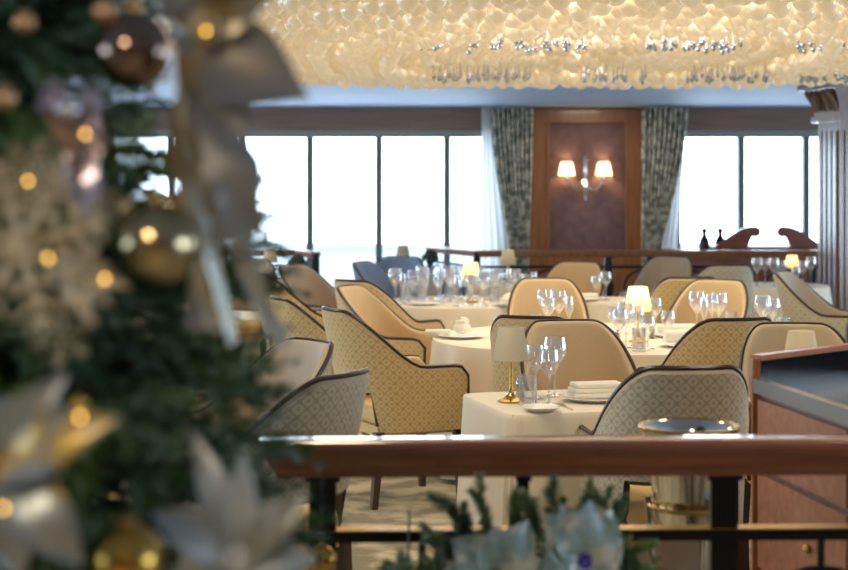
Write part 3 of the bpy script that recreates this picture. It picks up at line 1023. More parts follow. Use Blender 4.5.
# flower arrangements
def flowers(x, y, label):
    t = thing('flower_vase', label, 'flowers', (x, y, .752))
    MB().lathe([(.001, 0), (.03, 0), (.035, .04), (.02, .09), (.024, .1)], 14).build('vase', M_['glass'], t)
    b = MB(); r = random.Random(int(x * 100))
    for k in range(46):
        a, e = r.random() * 6.28, r.random() * 1.5
        c_ = Vector((math.cos(a) * math.cos(e) * .07, math.sin(a) * math.cos(e) * .07, .14 + .08 * math.sin(e)))
        b.sphere(c_, .016 + .01 * r.random(), 6, 4)
        b.tube([(0, 0, .06), c_], .0015, 4)
    b.build('blooms', M_['flower'], t)
flowers(PX(298, 14.5), 14.45, 'small dark flower arrangement beside the tiny lamp at the left railing')
flowers(PX(430, 15.6), 15.55, 'small dark flower arrangement beside the backlit lamp')

# ------------------------------------------------------------------ glasses, plates, napkins
GL = []
def mk(profile, seg, name, m):
    o = MB().lathe(profile, seg).build(name, m)
    return o
def glass_proto(kind):
    H, Rb, hs = {'wine': (.215, .042, .10), 'large': (.24, .050, .11), 'flute': (.22, .026, .09), 'tumbler': (.12, .035, .0), 'goblet': (.17, .040, .065)}[kind]
    if kind == 'tumbler':
        p = [(.001, .004), (.03, .003), (.034, .0), (.036, .06), (.037, H), (.0355, H), (.033, .012), (.001, .01)]
        bowl, stem = p, None
    else:
        stem = [(.001, .004), (.034, .003), (.036, .001), (.036, 0), (.034, 0.0), (.012, .006), (.0045, .014), (.004, hs * .6), (.006, hs)]
        bowl = [(.005, hs)]
        for k in range(1, 9):
            a = k / 8.0
            bowl.append((Rb * math.sin(PI / 2 * min(1, a * 1.6)) * (1 - .22 * max(0, a - .55) / .45), hs + (H - hs) * a))
        bowl += [(bowl[-1][0] - .0015, H), (bowl[5][0] - .002, bowl[5][1])]
    return bowl, stem, H
GP = {k: None for k in ('wine', 'large', 'flute', 'tumbler', 'goblet')}
GNAME = {'wine': 'wine_glass', 'large': 'wine_glass', 'flute': 'champagne_flute', 'tumbler': 'tumbler', 'goblet': 'water_goblet'}
GWORD = {'wine': 'wine glass', 'large': 'large wine glass', 'flute': 'slim flute', 'tumbler': 'tumbler', 'goblet': 'goblet'}
def glass(kind, x, y, tab, s=1.0):
    if GP[kind] is None:
        t = thing(GNAME[kind], '', 'glass')
        bowl, stem, H = glass_proto(kind)
        MB().lathe(bowl, 20).build('bowl', M_['glass'], t)
        if stem: MB().lathe(stem, 16).build('stem', M_['glass'], t)
        GP[kind] = t; o = t
    else:
        o = dup(GP[kind], (0, 0, 0), 0, '')
    o.location = (x, y, .752)
    GL.append((tab, kind, 424 + x * F / y, o))
def gp(kind, px, d, tab): glass(kind, PX(px, d), d, tab)
# near table
gp('wine', 535, 6.42, 'near'); gp('large', 555, 6.50, 'near'); gp('wine', 549, 6.24, 'near'); gp('tumbler', 528, 6.21, 'near')
# large table
for k_, px_, d_ in (('tumbler', 536, 9.25), ('wine', 548, 9.15), ('large', 559, 9.35), ('flute', 569, 9.2),
                    ('large', 626, 8.42), ('wine', 637, 8.55), ('goblet', 648, 8.38), ('wine', 630, 9.25), ('wine', 655, 9.15), ('goblet', 614, 9.05),
                    ('large', 697, 9.3), ('wine', 712, 9.4), ('large', 719, 9.2), ('tumbler', 731, 9.3),
                    ('large', 763, 8.95), ('wine', 773, 9.05), ('tumbler', 783, 8.9), ('goblet', 668, 8.8), ('wine', 620, 8.28), ('tumbler', 639, 8.26), ('large', 545, 9.5), ('flute', 704, 9.1)):
    gp(k_, px_, d_, 'large')
# far table
r = random.Random(5)
used = []
kinds = ['wine', 'large', 'flute', 'goblet', 'wine', 'large', 'tumbler']
i = 0
while len(used) < 46 and i < 4000:
    i += 1
    a, q = r.random() * 2 * PI, math.sqrt(r.random()) * .56
    x, y = .27 + q * math.cos(a), 11.9 + q * math.sin(a)
    if abs(x - PX(471, 11.75)) < .13 and abs(y - 11.75) < .12: continue
    if (x - .0) ** 2 + (y - 11.5) ** 2 < .16 ** 2 or (x - .60) ** 2 + (y - 11.42) ** 2 < .16 ** 2: continue
    if any((x - u) ** 2 + (y - v) ** 2 < .084 ** 2 for u, v in used): continue
    used.append((x, y)); glass(kinds[len(used) % 7], x, y, 'far')
for k_, px_, d_ in (('large', 757, 13.75), ('wine', 765, 14.05), ('large', 774, 13.7), ('wine', 782, 13.8), ('wine', 803, 13.75), ('large', 811, 13.95), ('goblet', 796, 13.62)):
    gp(k_, px_, d_, 'corner')
for k_, px_, d_ in (('wine', 606, 12.0), ('goblet', 596, 12.2)):
    gp(k_, px_, d_, 'plate')
for k_, px_, d_ in (('large', 172, 12.5), ('wine', 180, 12.4), ('wine', 190, 12.6), ('goblet', 198, 12.5)):
    gp(k_, px_, d_, 'gap')
TW = {'near': 'the square table with the grey-shaded lamp', 'large': 'the large central table', 'far': 'the glass-crowded table near the window',
      'corner': 'the table beside the column', 'plate': 'the small plate table under the sconce', 'gap': 'the table glimpsed through the ribbons'}
ORD = ['first', 'second', 'third', 'fourth', 'fifth', 'sixth', 'seventh', 'eighth', 'ninth', 'tenth', 'eleventh', 'twelfth', 'thirteenth', 'fourteenth', 'fifteenth']
for tab in TW:
    for kind in GP:
        L = sorted([g for g in GL if g[0] == tab and g[1] == kind], key=lambda g: g[2])
        for i, g in enumerate(L):
            if tab == 'far' and False:
                o = g[3]; o['group'] = 'crowded glasses near the window, each kind alike'
                o['label'] = 'clear %s in the crowd of glasses on the table near the left window' % GWORD[kind]
                continue
            o = g[3]; o['group'] = 'glasses on ' + TW[tab]
            if len(L) == 1: o['label'] = 'only %s on %s' % (GWORD[kind], TW[tab])
            else: o['label'] = '%s %s from the left on %s' % (ORD[i], GWORD[kind], TW[tab])

def plate(x, y, r_, label, z=.752, grp='plates'):
    o = MB().lathe([(.001, .003), (r_ * .55, .003), (r_ * .6, .001), (r_ * .62, .0), (r_ * .66, .004), (r_ * .98, .016), (r_, .017), (r_ * .98, .019), (r_ * .65, .008), (.001, .006)], 32).build('plate', M_['plate'])
    o.location = (x, y, z)
    tag(o, label, 'plate', grp)
def roll_napkin(x, y, z, L, rad, rz, label):
    b = MB(); rows = []
    for i in range(13):
        u = i / 12.0
        ring = []
        for k in range(24):
            a = 2 * PI * k / 24
            rr = rad * (1 + .08 * math.sin(3 * a + u * 2)) * (1 - .05 * abs(u - .5))
            ring.append(((u - .5) * L, rr * 1.25 * math.cos(a), rad + rr * math.sin(a)))
        rows.append(ring)
    b.rings(rows, True)
    o = b.build('napkin', M_['napkin'])
    o.location = (x, y, z); o.rotation_euler = (0, 0, rz)
    tag(o, label, 'napkin', 'folded napkins')
def fold_napkin(x, y, z, w, h, rz, label):
    b = MB()
    for k in range(3):
        s_ = 1 - .06 * k
        b.box(-w / 2 * s_, w / 2 * s_, -.06 * s_, .06 * s_, h / 3 * k, h / 3 * (k + 1) - .001, .004)
    o = b.build('napkin', M_['napkin']); o.location = (x, y, z); o.rotation_euler = (0, 0, rz)
    tag(o, label, 'napkin', 'folded napkins')
# near table
plate(PX(541, 6.06), 6.06, .075, 'small bread plate by the foot of the grey-shaded lamp')
plate(PX(594, 6.36), 6.36, .135, 'dinner plate under the folded napkin on the square table')
fold_napkin(PX(597, 6.34), 6.34, .772, .22, .055, R(12), 'thick folded napkin on the plate of the square table')
# large table
for k_, (px_, d_, rr, lab) in enumerate(((583, 9.05, .135, 'plate left of the lit lamp on the large table'), (676, 9.05, .135, 'plate just right of the lit lamp on the large table'),
                         (684, 8.50, .135, 'plate at the front edge of the large table, right of the lamp'), (462, 9.0, .135, 'plate at the left end of the large table, in front of the napkin mound'), (608, 8.62, .10, 'side plate near the front of the large table'),
                         (748, 9.12, .11, 'plate between two glass clusters on the large table, right'))):
    plate(PX(px_, d_), d_, rr, lab)
roll_napkin(PX(583, 9.05), 9.05, .773, .21, .026, R(5), 'rolled napkin left of the lit lamp, on the large table')
roll_napkin(PX(676, 9.05), 9.05, .776, .21, .026, R(-3), 'rear rolled napkin right of the lit lamp on the large table')
roll_napkin(PX(684, 8.50), 8.50, .776, .21, .034, R(3), 'thick rolled napkin at the front edge of the large table')
roll_napkin(PX(438, 9.1), 9.06, .752, .14, .022, R(-10), 'small rolled napkin at the left end of the large table')
o = MB().sphere((0, 0, .035), .05, 16, 10, .7).tube([(.03 * math.cos(k), .03 * math.sin(k), .05 + .004 * k) for k in range(9)], .014, 8).build('napkin', M_['napkin'])
o.location = (PX(462, 9.0), 9.0, .773); tag(o, 'mounded rosette napkin on the left plate of the large table', 'napkin', 'folded napkins')
# far + small
for px_, d_, lab in ((424, 11.5, 'plate at the front left of the glass-crowded table'), (509, 11.42, 'plate at the front right of the glass-crowded table')):
    plate(PX(px_, d_), d_, .12, lab)
o = MB().lathe([(.001, 0), (.05, .0), (.06, .03), (.03, .06), (.001, .075)], 16).build('napkin', M_['napkin']); o.location = (PX(509, 11.42), 11.42, .773); tag(o, 'mounded napkin on the front right plate of the glass-crowded table', 'napkin', 'folded napkins')
plate(PX(586, 11.95), 11.95, .13, 'dinner plate on the small table under the sconce')
roll_napkin(PX(586, 11.95), 11.95, .773, .17, .018, 0, 'rolled napkin on the small table under the sconce')
for px_, d_, z_, tab in ((617, 8.72, .752, 'left of the lit lamp on the large table'), (652, 8.95, .752, 'right of the lit lamp on the large table'), (520, 6.45, .752, 'behind the grey-shaded lamp')):
    t = thing('pepper_mill', 'small pepper mill ' + tab, 'pepper mill', (PX(px_, d_), d_, z_))
    MB().lathe([(.001, 0), (.018, 0), (.019, .01), (.012, .03), (.016, .055)], 14).build('body', M_['salt'], t)
    MB().lathe([(.016, .055), (.014, .07), (.006, .08), (.001, .084)], 14).build('cap', M_['chrome'], t)
for px_, d_, a_, lab in ((566, 6.17, 10, 'fork lying left of the folded napkin on the square table'), ):
    b = MB().box(-.004, .004, -.09, .03, 0, .003).box(-.011, .011, .03, .045, 0, .003)
    for k in range(4): b.box(-.011 + k * .006, -.0075 + k * .006, .045, .09, 0, .003)
    o = b.build('fork', M_['chrome'], None, False); o.location = (PX(px_, d_), d_, .752); o.rotation_euler = (0, 0, R(a_)); tag(o, lab, 'fork')

# ------------------------------------------------------------------ service cabinet at the right
def cabinet():
    A = Vector((1.045, 5.03)); B = Vector((1.16, 4.30)); C_ = Vector((2.05, 4.35)); Dd = Vector((1.95, 5.60)); E = Vector((1.52, 5.47))
    poly = [A, B, C_, Dd, E]
    cen = sum(poly, Vector((0, 0))) / 5
    t = thing('service_cabinet', 'wooden service cabinet with dark recessed top at the right edge', 'cabinet', (cen.x, cen.y, 0))
    loc = [p - cen for p in poly]
    def prism(mb, pts, z0, z1):
        n = len(pts)
        vs = [(p.x, p.y, z0) for p in pts] + [(p.x, p.y, z1) for p in pts]
        mb.add(vs, [tuple(range(n)), tuple(range(2 * n - 1, n - 1, -1))] + [((i + 1) % n, i, n + i, n + (i + 1) % n) for i in range(n)])
        return mb
    def inset(k): return [p * (1 - k) for p in loc]
    prism(MB(), inset(.02), .08, .975).build('body', M_['cab_wood'], t, False)
    prism(MB(), inset(.06), 0, .08).build('plinth', M_['black_metal'], t, False)
    prism(MB(), inset(.0), .975, .985).build('counter', M_['granite'], t, False)
    def bar(mb, p, q, z0, z1, w):
        d = (q - p).normalized(); n = Vector((-d.y, d.x)) * w / 2
        return prism(mb, [p - n, q - n, q + n, p + n], z0, z1)
    # steel edge along the two near faces
    bar(bar(MB(), loc[0], loc[1], .955, 1.0, .03), loc[1], loc[2], .955, 1.0, .03).build('steel_edge', M_['steel'], t, False)
    # raised back boards with wooden rim
    bar(bar(bar(MB(), loc[0], loc[4], .985, 1.055, .022), loc[4], loc[3], .985, 1.055, .022), loc[3], loc[2], .985, 1.055, .022).build('back_board', M_['granite'], t, False)
    bar(bar(bar(MB(), loc[0], loc[4], 1.055, 1.072, .04), loc[4], loc[3], 1.055, 1.072, .04), loc[3], loc[2], 1.055, 1.072, .04).build('rim', M_['cab_edge'], t, False)
    a = loc[0]
    MB().box(a.x - .014, a.x + .010, a.y - .014, a.y + .012, .0, 1.06).build('corner_post', M_['cab_edge'], t, False)
    # drawer fronts on the near-left face
    d = (loc[1] - loc[0]).normalized(); n = Vector((d.y, -d.x))
    if n.dot(loc[0]) < 0: n = -n
    L = (loc[1] - loc[0]).length
    for z0, z1 in ((.10, .40), (.42, .71), (.73, .94)):
        p = loc[0] + d * .05 + n * .0; q = loc[1] - d * .03 + n * .0
        dr = bar(MB(), p, q, z0, z1, .03).build('drawer', M_['cab_wood'], t, False)
        m_ = loc[0] + d * (L * .62) + n * .022
        MB().sphere((m_.x, m_.y, (z0 + z1) / 2), .014, 12, 8).build('knob', M_['brass'], dr)
cabinet()

# ------------------------------------------------------------------ ice bucket on stand
def ice_bucket():
    Y = 4.35; x = PX(689, Y)
    t = thing('wine_bucket', 'polished steel wine bucket with gold rim in front of the grey armchair', 'ice bucket', (x, Y, -.008))
    b = MB().lathe([(.001, .70), (.085, .70), (.092, .71), (.118, .93), (.132, .945), (.134, .955), (.130, .962), (.122, .955), (.114, .93), (.088, .715), (.001, .712)], 40)
    b.build('bucket', M_['chrome'], t)
    MB().tube([(.131 * math.cos(2 * PI * k / 40), .131 * math.sin(2 * PI * k / 40), .957) for k in range(40)], .006, 8, closed=True).build('rim', M_['brass'], t)
    s = thing('bucket_stand', 'tall metal stand holding the wine bucket behind the railing', 'stand', (x, Y, 0))
    MB().tube([(.105 * math.cos(2 * PI * k / 40), .105 * math.sin(2 * PI * k / 40), .735) for k in range(40)], .008, 8, closed=True).build('ring', M_['brass'], s)
    MB().tube([(.08 * math.cos(2 * PI * k / 40), .08 * math.sin(2 * PI * k / 40), .30) for k in range(40)], .006, 8, closed=True).build('ring', M_['brass'], s)
    for k in range(3):
        a = R(-90 + 120 * k + 25)
        MB().tube([(.112 * math.cos(a), .112 * math.sin(a), .76), (.105 * math.cos(a), .105 * math.sin(a), .70), (.085 * math.cos(a), .085 * math.sin(a), .3), (.14 * math.cos(a), .14 * math.sin(a), .0)], .010, 8).build('leg', M_['chrome'], s)
ice_bucket()

# ------------------------------------------------------------------ Christmas tree
TX, TY = -1.0, 2.45
def TR(z): return max(.02, .285 * (4.15 - z))
def build_needles(specs, per, nlen, seed, nw=.0022):
    """specs: list of (origin, direction, length) sprigs; every needle is one slim triangle"""
    r = np.random.default_rng(seed)
    n = len(specs)
    O = np.array([s[0] for s in specs]); Dn = np.array([s[1] for s in specs]); Ls = np.array([s[2] for s in specs])
    Dn /= np.linalg.norm(Dn, axis=1, keepdims=True)
    up = np.tile(np.array([0, 0, 1.0]), (n, 1)); up[np.abs(Dn[:, 2]) > .9] = (1, 0, 0)
    U = np.cross(Dn, up); U /= np.linalg.norm(U, axis=1, keepdims=True); Wv = np.cross(Dn, U)
    t = (np.arange(per) + .5)[None, :] / per + r.uniform(-.01, .01, (n, per))
    a = r.uniform(0, 2 * np.pi, (n, per))
    base = O[:, None] + Dn[:, None] * (t * Ls[:, None])[..., None]
    base[..., 2] -= (t ** 2 * Ls[:, None] * .12)
    rad = U[:, None] * np.cos(a)[..., None] + Wv[:, None] * np.sin(a)[..., None]
    tip = base + (rad * .8 + Dn[:, None] * .62) * (nlen * (1.05 - .35 * t) * r.uniform(.8, 1.15, (n, per)))[..., None]
    tang = np.cross(rad, Dn[:, None]) * nw / 2
    midp = base * .6 + tip * .4
    V = np.stack([base, midp + tang * 1.3, tip, midp - tang * 1.3], axis=2).reshape(-1, 3)
    Fc = np.arange(len(V)).reshape(-1, 4)
    return V, Fc
def np_mesh(name, V, Fc, m, parent=None):
    me = bpy.data.meshes.new(name)
    k = Fc.shape[1]
    me.vertices.add(len(V)); me.vertices.foreach_set('co', V.astype(np.float32).ravel())
    me.loops.add(Fc.size); me.loops.foreach_set('vertex_index', Fc.astype(np.int32).ravel())
    me.polygons.add(len(Fc)); me.polygons.foreach_set('loop_start', np.arange(0, Fc.size, k, dtype=np.int32))
    try: me.polygons.foreach_set('loop_total', np.full(len(Fc), k, dtype=np.int32))
    except Exception: pass
    me.update(calc_edges=True); me.validate()
    me.materials.append(m)
    o = bpy.data.objects.new(name, me); COL.objects.link(o)
    if parent: o.parent = parent
    return o
def tree():
    t = thing('christmas_tree', 'tall dark green Christmas tree covered in silver and gold ornaments', 'christmas tree', (TX, TY, 0))
    r = random.Random(3)
    MB().tube([(0, 0, 0), (0, 0, 2.0), (0, 0, 4.1)], .06, 12, taper=[.07, .045, .008]).build('trunk', M_['bark'], t)
    MB().lathe([(.001, 0), (.30, 0), (.32, .04), (.26, .09), (.08, .12)], 28).build('tree_stand', M_['bark'], t)
    specs = []; br = MB()
    z = .35
    while z < 4.0:
        dense = .85 < z < 2.35
        nb = 30 if dense else 12
        for k in range(nb):
            az = 2 * PI * (k + r.random()) / nb
            # the side towards the camera carries the detail
            face = math.cos(az - R(-68))
            if not dense and r.random() < .2: continue
            Rz = TR(z) * r.uniform(.80, 1.0)
            if z > 1.55: Rz *= (.95 if z < 1.70 else .78 if z < 1.82 else .86)
            d = Vector((math.cos(az), math.sin(az), r.uniform(-.22, .20)))
            tip = Vector((0, 0, z)) + d * Rz
            br.tube([(0, 0, z + .04), (d.x * Rz * .5, d.y * Rz * .5, z + .03 + d.z * Rz * .4), tip], .006, 5, taper=[.014, .008, .003])
            step = .055 if (dense and face > -.25) else .12
            q = .28 * Rz
            while q < Rz:
                o = Vector((0, 0, z + .02)).lerp(tip, q / Rz)
                for sgn in (-1, 1):
                    sd = Vector((-d.y, d.x, 0)) * sgn
                    dr = d * r.uniform(.3, 1.0) + sd * r.uniform(.3, 1.0) + Vector((0, 0, r.uniform(-.45, .5)))
                    specs.append((tuple(o), tuple(dr), r.uniform(.09, .17) * (1.1 - .25 * q / Rz)))
                q += step * r.uniform(.8, 1.2)
            specs.append((tuple(tip - d * .05), tuple(d), .13))
        z += .065 if dense else .16
    br.build('branches', M_['bark'], t)['kind'] = 'stuff'
    V, Fc = build_needles(specs, 56, .028, 4, .0036); print('needles', len(Fc))
    o = np_mesh('needles', V, Fc, M_['needle'], t); o['kind'] = 'stuff'
tree()

# ribbon / petal helpers
def leaf_rows(base, tip, width, nrm, cup=.2, bend=.12, ns=14, nw=6, point=.7, fold=0.0, sharp=.85):
    base, tip = Vector(base), Vector(tip); ax = tip - base; L = ax.length; ax.normalize()
    nrm = Vector(nrm); nrm = (nrm - ax * nrm.dot(ax)).normalized(); sd = ax.cross(nrm)
    rows = []
    for i in range(ns + 1):
        u = i / ns
        w = width / 2 * max(.03, math.sin(PI * u ** point) ** sharp)
        row = []
        for j in range(nw + 1):
            v = 2 * j / nw - 1
            rows_p = base + ax * (L * u) + sd * (w * v) + nrm * (bend * L * math.sin(PI * u) + cup * w * v * v + fold * w * math.sin(3.2 * v + 3 * u))
            row.append(rows_p)
        rows.append(row)
    return rows
def leaf(mb, *a, **k):
    mb.grid(leaf_rows(*a, **k), .0012); return mb
def ribbon(mb, pts, width, nrm, twist=0.0, wave=0.0):
    pts = [Vector(p) for p in pts]; rows = []
    # catmull interpolation
    dense = []
    for i in range(len(pts) - 1):
        p0 = pts[max(i - 1, 0)]; p1 = pts[i]; p2 = pts[i + 1]; p3 = pts[min(i + 2, len(pts) - 1)]
        for k in range(10):
            u = k / 10
            dense.append(.5 * ((2 * p1) + (p2 - p0) * u + (2 * p0 - 5 * p1 + 4 * p2 - p3) * u * u + (3 * p1 - p0 - 3 * p2 + p3) * u ** 3))
    dense.append(pts[-1]); n = len(dense)
    for i, p in enumerate(dense):
        t_ = (dense[min(i + 1, n - 1)] - dense[max(i - 1, 0)]).normalized()
        nn = Vector(nrm); nn = (nn - t_ * nn.dot(t_)).normalized(); sd = t_.cross(nn)
        a = twist * i / (n - 1); s2 = sd * math.cos(a) + nn * math.sin(a); n2 = t_.cross(s2)
        wd = width * (1 + .15 * math.sin(i * .5))
        rows.append([p + s2 * (wd / 2 * v) + n2 * (wave * width * math.sin(2.5 * v + i * .35)) for v in (-1, -.6, -.2, .2, .6, 1)])
    mb.grid(rows, .0012); return mb

# the big bow at the top right of the tree
def bow():
    Y = 1.86
    c_ = P(205, 20, Y)
    t = thing('ribbon_bow', 'big taupe satin bow with hanging tails on the right side of the tree', 'bow', c_)
    def W(px, py, y=Y): return P(px, py, y) - c_
    N = (0, -1, 0)
    leaf(MB(), W(196, 50), W(309, 98), .105, (.1, -1, .2), cup=.35, bend=.06, point=.72, sharp=1.15).build('loop', M_['ribbon'], t)
    leaf(MB(), W(190, 8, 1.84), W(272, -6, 1.84), .060, (0, -1, -.6), cup=.5, bend=.2, point=.6).build('loop', M_['ribbon_pale'], t)
    leaf(MB(), W(215, 28), W(150, -20), .06, (0, -1, .3), cup=.3, bend=.2).build('loop', M_['ribbon'], t)
    leaf(MB(), W(188, 30, 1.90), W(222, 172, 1.86), .072, (.5, -1, 0), cup=.4, bend=.08, point=.8).build('loop', M_['ribbon'], t)
    leaf(MB(), W(206, 30, 1.92), W(245, 130, 1.92), .07, (.2, -1, 0), cup=.3, bend=.05).build('loop', M_['ribbon'], t)
    MB().sphere(W(205, 24, Y - .03), .022, 12, 8, 1.3).build('knot', M_['ribbon'], t)
    ribbon(MB(), [W(212, 90), W(222, 140, 1.83), W(238, 190, 1.82), W(236, 240, 1.85)], .060, N, .5, .08).build('tail', M_['ribbon'], t)
    ribbon(MB(), [W(200, 60, 1.9), W(180, 130, 1.88), W(190, 190, 1.86), W(214, 260, 1.86), W(232, 345, 1.87)], .030, (.3, -1, 0), 1.2, .1).build('tail', M_['ribbon_pale'], t)
    ribbon(MB(), [W(228, 150, 1.9), W(238, 220, 1.9), W(256, 290, 1.9), W(284, 345, 1.9)], .024, (-.2, -1, 0), .9, .1).build('tail', M_['ribbon_pale'], t)
    ribbon(MB(), [W(195, 120, 1.93), W(192, 170, 1.93), W(206, 240, 1.93), W(205, 330, 1.95)], .045, (.1, -1, 0), .4, .08).build('tail', M_['ribbon'], t)
bow()

def bauble(px, py, rpx, Y, m, label):
    c_ = P(px, py, Y); rad = rpx * Y / F
    t = thing('bauble', label, 'ornament', c_, 0, 'shiny baubles')
    MB().sphere((0, 0, 0), rad, 40, 24).build('ball', M_[m], t)
    MB().lathe([(rad * .22, rad * .96), (rad * .22, rad * 1.15), (.001, rad * 1.16)], 14).build('cap', M_['brass'], t)
    MB().tube([(rad * .10 * math.cos(2 * PI * k / 12), 0, rad * 1.22 + rad * .10 * math.sin(2 * PI * k / 12)) for k in range(12)], rad * .02, 5, closed=True).build('hanger', M_['brass'], t)
    return t
bauble(133, 50, 40, 1.93, 'ball_taupe', 'taupe mirror bauble high on the tree beside the bow')
bauble(157, 243, 43, 1.86, 'ball_silver', 'large champagne bauble at mid height beside the ribbon tails')
bauble(127, 560, 37, 1.80, 'ball_gold', 'gold bauble at the bottom of the tree between two poinsettias')
bauble(4, 98, 12, 1.86, 'ball_peach', 'small brown bauble at the left edge, near the top')
bauble(24, 22, 11, 1.88, 'ball_peach', 'small peach bauble near the top left corner of the tree')
bauble(104, 11, 12, 1.90, 'ball_peach', 'small peach bauble just above the taupe one')
bauble(94, 100, 8, 1.83, 'ball_peach', 'tiny orange bauble between lilac ornament and taupe bauble')
bauble(78, 404, 8, 1.70, 'ball_gold', 'tiny gold bauble above the left poinsettia')

# snowflakes and glitter ornaments
def snowflake(px, py, rpx, Y, label, seed=0, arms=8, m='glitter_gold', tw=1.0):
    c_ = P(px, py, Y); s = rpx * Y / F
    t = thing('snowflake', label, 'ornament', c_, 0)
    for k in range(arms):
        a = 2 * PI * (k + .35 * seed) / arms
        d = Vector((math.cos(a), -.15, math.sin(a))); q = Vector((-math.sin(a), 0, math.cos(a)))
        b = MB().tube([Vector((0, 0, 0)), d * s * .5, d * s], s * .06, 6, taper=[s * .09, s * .05 * tw, s * .03 * tw])
        for f_, l_ in ((.35, .22), (.58, .26), (.8, .17)):
            for sg in (-1, 1):
                p0 = d * s * f_
                b.tube([p0, p0 + (d * .7 + q * sg) * s * l_], s * .03, 5, taper=[s * .05 * tw, s * .03 * tw])
        b.build('arm', M_[m], t)
    MB().sphere((0, -s * .05, 0), s * .13, 12, 8).build('centre', M_[m], t)
snowflake(22, 246, 92, 1.72, 'large champagne glitter snowflake at the left edge of the tree', 1)
snowflake(35, 178, 42, 1.84, 'smaller glitter snowflake above the large one', 2)
snowflake(62, 335, 34, 1.86, 'pale glitter snowflake below the large one', 1, 6)
# fan leaf
t = thing('glitter_leaf', 'champagne glitter fan leaf between the snowflake and the champagne bauble', 'ornament', P(60, 265, 1.80))
for k in range(5):
    leaf(MB(), (0, 0, 0), (.045 + .018 * (2 - abs(k - 2)), -.005 * k, .02 - .022 * k), .028, (0, -1, .1), cup=.2, bend=.1).build('leaf', M_['glitter_gold'], t)
t = thing('glitter_leaf', 'beige glitter leaf spray left of the champagne bauble', 'ornament', P(92, 222, 1.86))
for k in range(5):
    leaf(MB(), (0, 0, 0), (-.03 + .02 * k, -.004, .05 - .012 * abs(k - 2)), .022, (0, -1, .1), cup=.2).build('leaf', M_['glitter_gold'], t)
# lilac ornament
t = thing('film_ornament', 'iridescent lilac ruffled ornament left of the taupe bauble', 'ornament', P(72, 110, 1.80))
W = lambda px, py, y=1.80: P(px, py, y) - P(72, 110, 1.80)
ribbon(MB(), [W(48, 100), W(58, 122), W(72, 145), W(70, 185), W(76, 205)], .022, (0, -1, 0), 1.4, .25).build('ruffle', M_['lilac'], t)
ribbon(MB(), [W(78, 105), W(90, 130), W(94, 160), W(88, 195), W(84, 215)], .026, (0, -1, 0), -1.2, .25).build('ruffle', M_['lilac'], t)
ribbon(MB(), [W(44, 92), W(66, 108), W(88, 102), W(100, 108)], .030, (0, -1, .4), .6, .25).build('ruffle', M_['lilac'], t)
MB().sphere((0, -.02, 0), .014, 10, 8).build('bead', M_['crystal'], t)

def poinsettia(px, py, Y, label, tips, m, width=.055, bead='ball_gold', seed=0):
    """tips: (px, py, dY, width)"""
    c_ = P(px, py, Y)
    t = thing('poinsettia', label, 'ornament', c_, 0, 'fabric poinsettias')
    for q in tips:
        tx, ty, dY = q[:3]; w = q[3] if len(q) > 3 else width
        leaf(MB(), (0, 0, 0), P(tx, ty, Y + dY) - c_, w, (.15, -1, .3), cup=.35, bend=.14, fold=(.22 if m == 'petal_teal' else .10), point=.8).build('petal', M_[m], t)
    b = MB(); r_ = random.Random(seed)
    for k in range(8):
        a = 2 * PI * k / 8
        b.sphere((.010 * math.cos(a), -.012, .010 * math.sin(a)), .006, 8, 6)
    b.build('beads', M_[bead], t)
poinsettia(-6, 462, 1.62, 'large silver and gold poinsettia at the lower left of the tree',
           [(66, 374, -.02, .052), (118, 418, -.04, .066), (82, 566, -.03, .066), (62, 470, -.05, .05), (20, 580, -.02, .06), (-70, 380, 0, .06), (-90, 500, 0, .06), (-40, 580, 0), (5, 395, .02, .05)], 'petal_silver')
poinsettia(238, 555, 1.86, 'pale poinsettia with upright petals at the lower right of the tree',
           [(193, 432, 0, .040), (243, 452, -.03, .040), (152, 514, -.03, .055), (306, 495, -.02, .055), (318, 560, 0, .045), (165, 590, 0, .05), (262, 610, -.02, .05), (290, 530, -.04, .035), (180, 555, -.03, .045)], 'petal_white', .055, 'crystal')

# fairy lights
def fairy():
    t = thing('string_lights', 'warm fairy lights wound around the Christmas tree', 'fairy lights', (TX, TY, 0))
    pts = []; turns = 9
    for k in range(turns * 40):
        z = .5 + 3.2 * k / (turns * 40); a = 2 * PI * k / 40
        rr = TR(z) * .93 + .03 * math.sin(k * 1.7)
        pts.append((rr * math.cos(a), rr * math.sin(a), z))
    MB().tube(pts, .0022, 4).build('cord', M_['cord'], t)
    first = None
    spots = [(206, 31, 1.76), (85, 134, 1.74), (80, 417, 1.52), (105, 279, 1.70), (3, 508, 1.52), (48, 258, 1.66), (28, 181, 1.76)]
    for s_ in spots:
        p = P(*s_) - Vector((TX, TY, 0))
        if first is None:
            first = MB().sphere((0, 0, 0), .0018, 8, 6, 1.4).build('bulb', M_['bulb'], t); o = first
        else:
            o = first.copy(); COL.objects.link(o); o.parent = t
        o.location = p
    for k in range(6, len(pts), 13):
        o = first.copy(); COL.objects.link(o); o.parent = t
        v = Vector(pts[k]); o.location = v * 1.0
fairy()

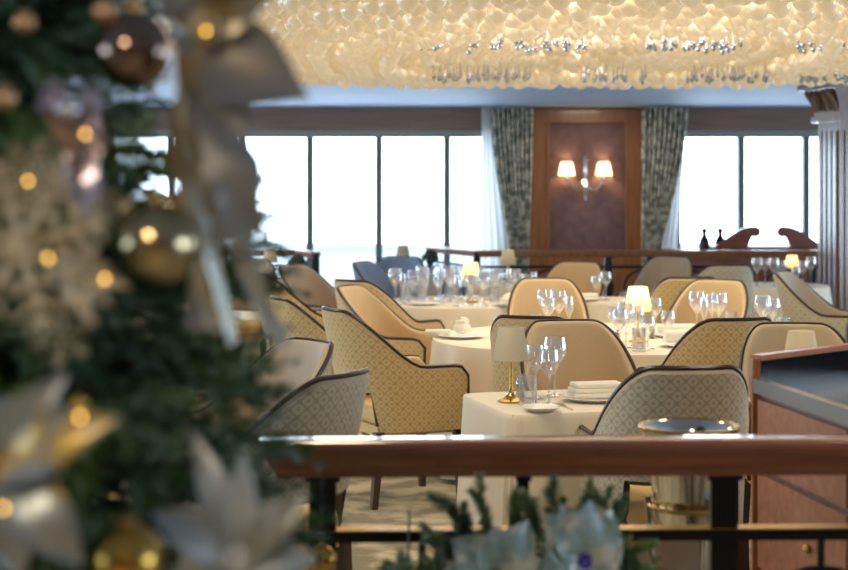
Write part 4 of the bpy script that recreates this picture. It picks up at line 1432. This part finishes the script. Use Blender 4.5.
# ------------------------------------------------------------------ garland in front of the railing
def garland():
    Y = 3.45
    c_ = P(540, 560, Y)
    t = thing('garland', 'green fir garland with sprigs under the near railing', 'garland', (0, 0, 0))
    specs = []; r = random.Random(8); stem = []
    for k in range(40):
        u = k / 39.0
        px_ = 395 + 250 * u; py_ = 590 - 16 * math.sin(PI * u)
        stem.append(P(px_, py_, Y + .02))
    for px0_, py0_, px1_, py1_ in ((500, 560, 440, 498), (500, 560, 478, 486), (520, 560, 510, 500), (560, 560, 553, 488), (570, 560, 590, 490), (590, 560, 622, 508), (480, 575, 430, 535),
                                   (600, 575, 640, 545), (545, 560, 530, 505), (585, 560, 606, 500), (470, 575, 455, 520)):
        a, b_ = P(px0_, py0_, Y), P(px1_, py1_, Y - .01)
        specs.append((tuple(a), tuple(b_ - a), (b_ - a).length))
        for k in range(5):
            o = a.lerp(b_, .3 + .14 * k)
            sd = Vector((r.uniform(-1, 1), r.uniform(-.6, .6), r.uniform(-.2, 1)))
            specs.append((tuple(o), tuple((b_ - a).normalized() + sd * .6), .05))
    for p in stem:
        for k in range(5):
            specs.append((tuple(p), (r.uniform(-1, 1), r.uniform(-1, 1), r.uniform(-.8, .9)), .09))
    V, Fc = build_needles(specs, 90, .026, 9, .0042)
    np_mesh('needles', V, Fc, M_['needle_light'], t)['kind'] = 'stuff'
    MB().tube(stem, .006, 6).build('stem', M_['bark'], t)
    for q in (2, 37):
        MB().tube([stem[q], stem[q] + Vector((0, .33, .10))], .003, 5).build('tie_wire', M_['cord'], t)
garland()
poinsettia(497, 575, 3.30, 'teal silver poinsettia on the garland, left of the pair', [(452, 540, 0, .10), (528, 520, -.02, .10), (470, 600, 0, .1), (540, 560, -.02, .09), (495, 525, -.01, .09), (440, 575, .0, .08)], 'petal_teal', .09, 'ball_gold', 3)
poinsettia(585, 560, 3.30, 'teal silver poinsettia with a violet bead on the garland, right of the pair', [(545, 515, 0, .11), (590, 500, -.02, .12), (622, 540, -.02, .11), (540, 575, -.01, .11), (600, 610, 0, .1), (560, 505, -.02, .10), (612, 510, 0, .10)], 'petal_teal', .11, 'violet', 4)
o = bauble(322, 560, 15, 3.68, 'ball_gold', 'orange-gold bauble under the left post of the near railing')
MB().tube([(0, 0, .045), (0, .0, .17), (0, .060, .215)], .0012, 5).build('thread', M_['cord'], o)
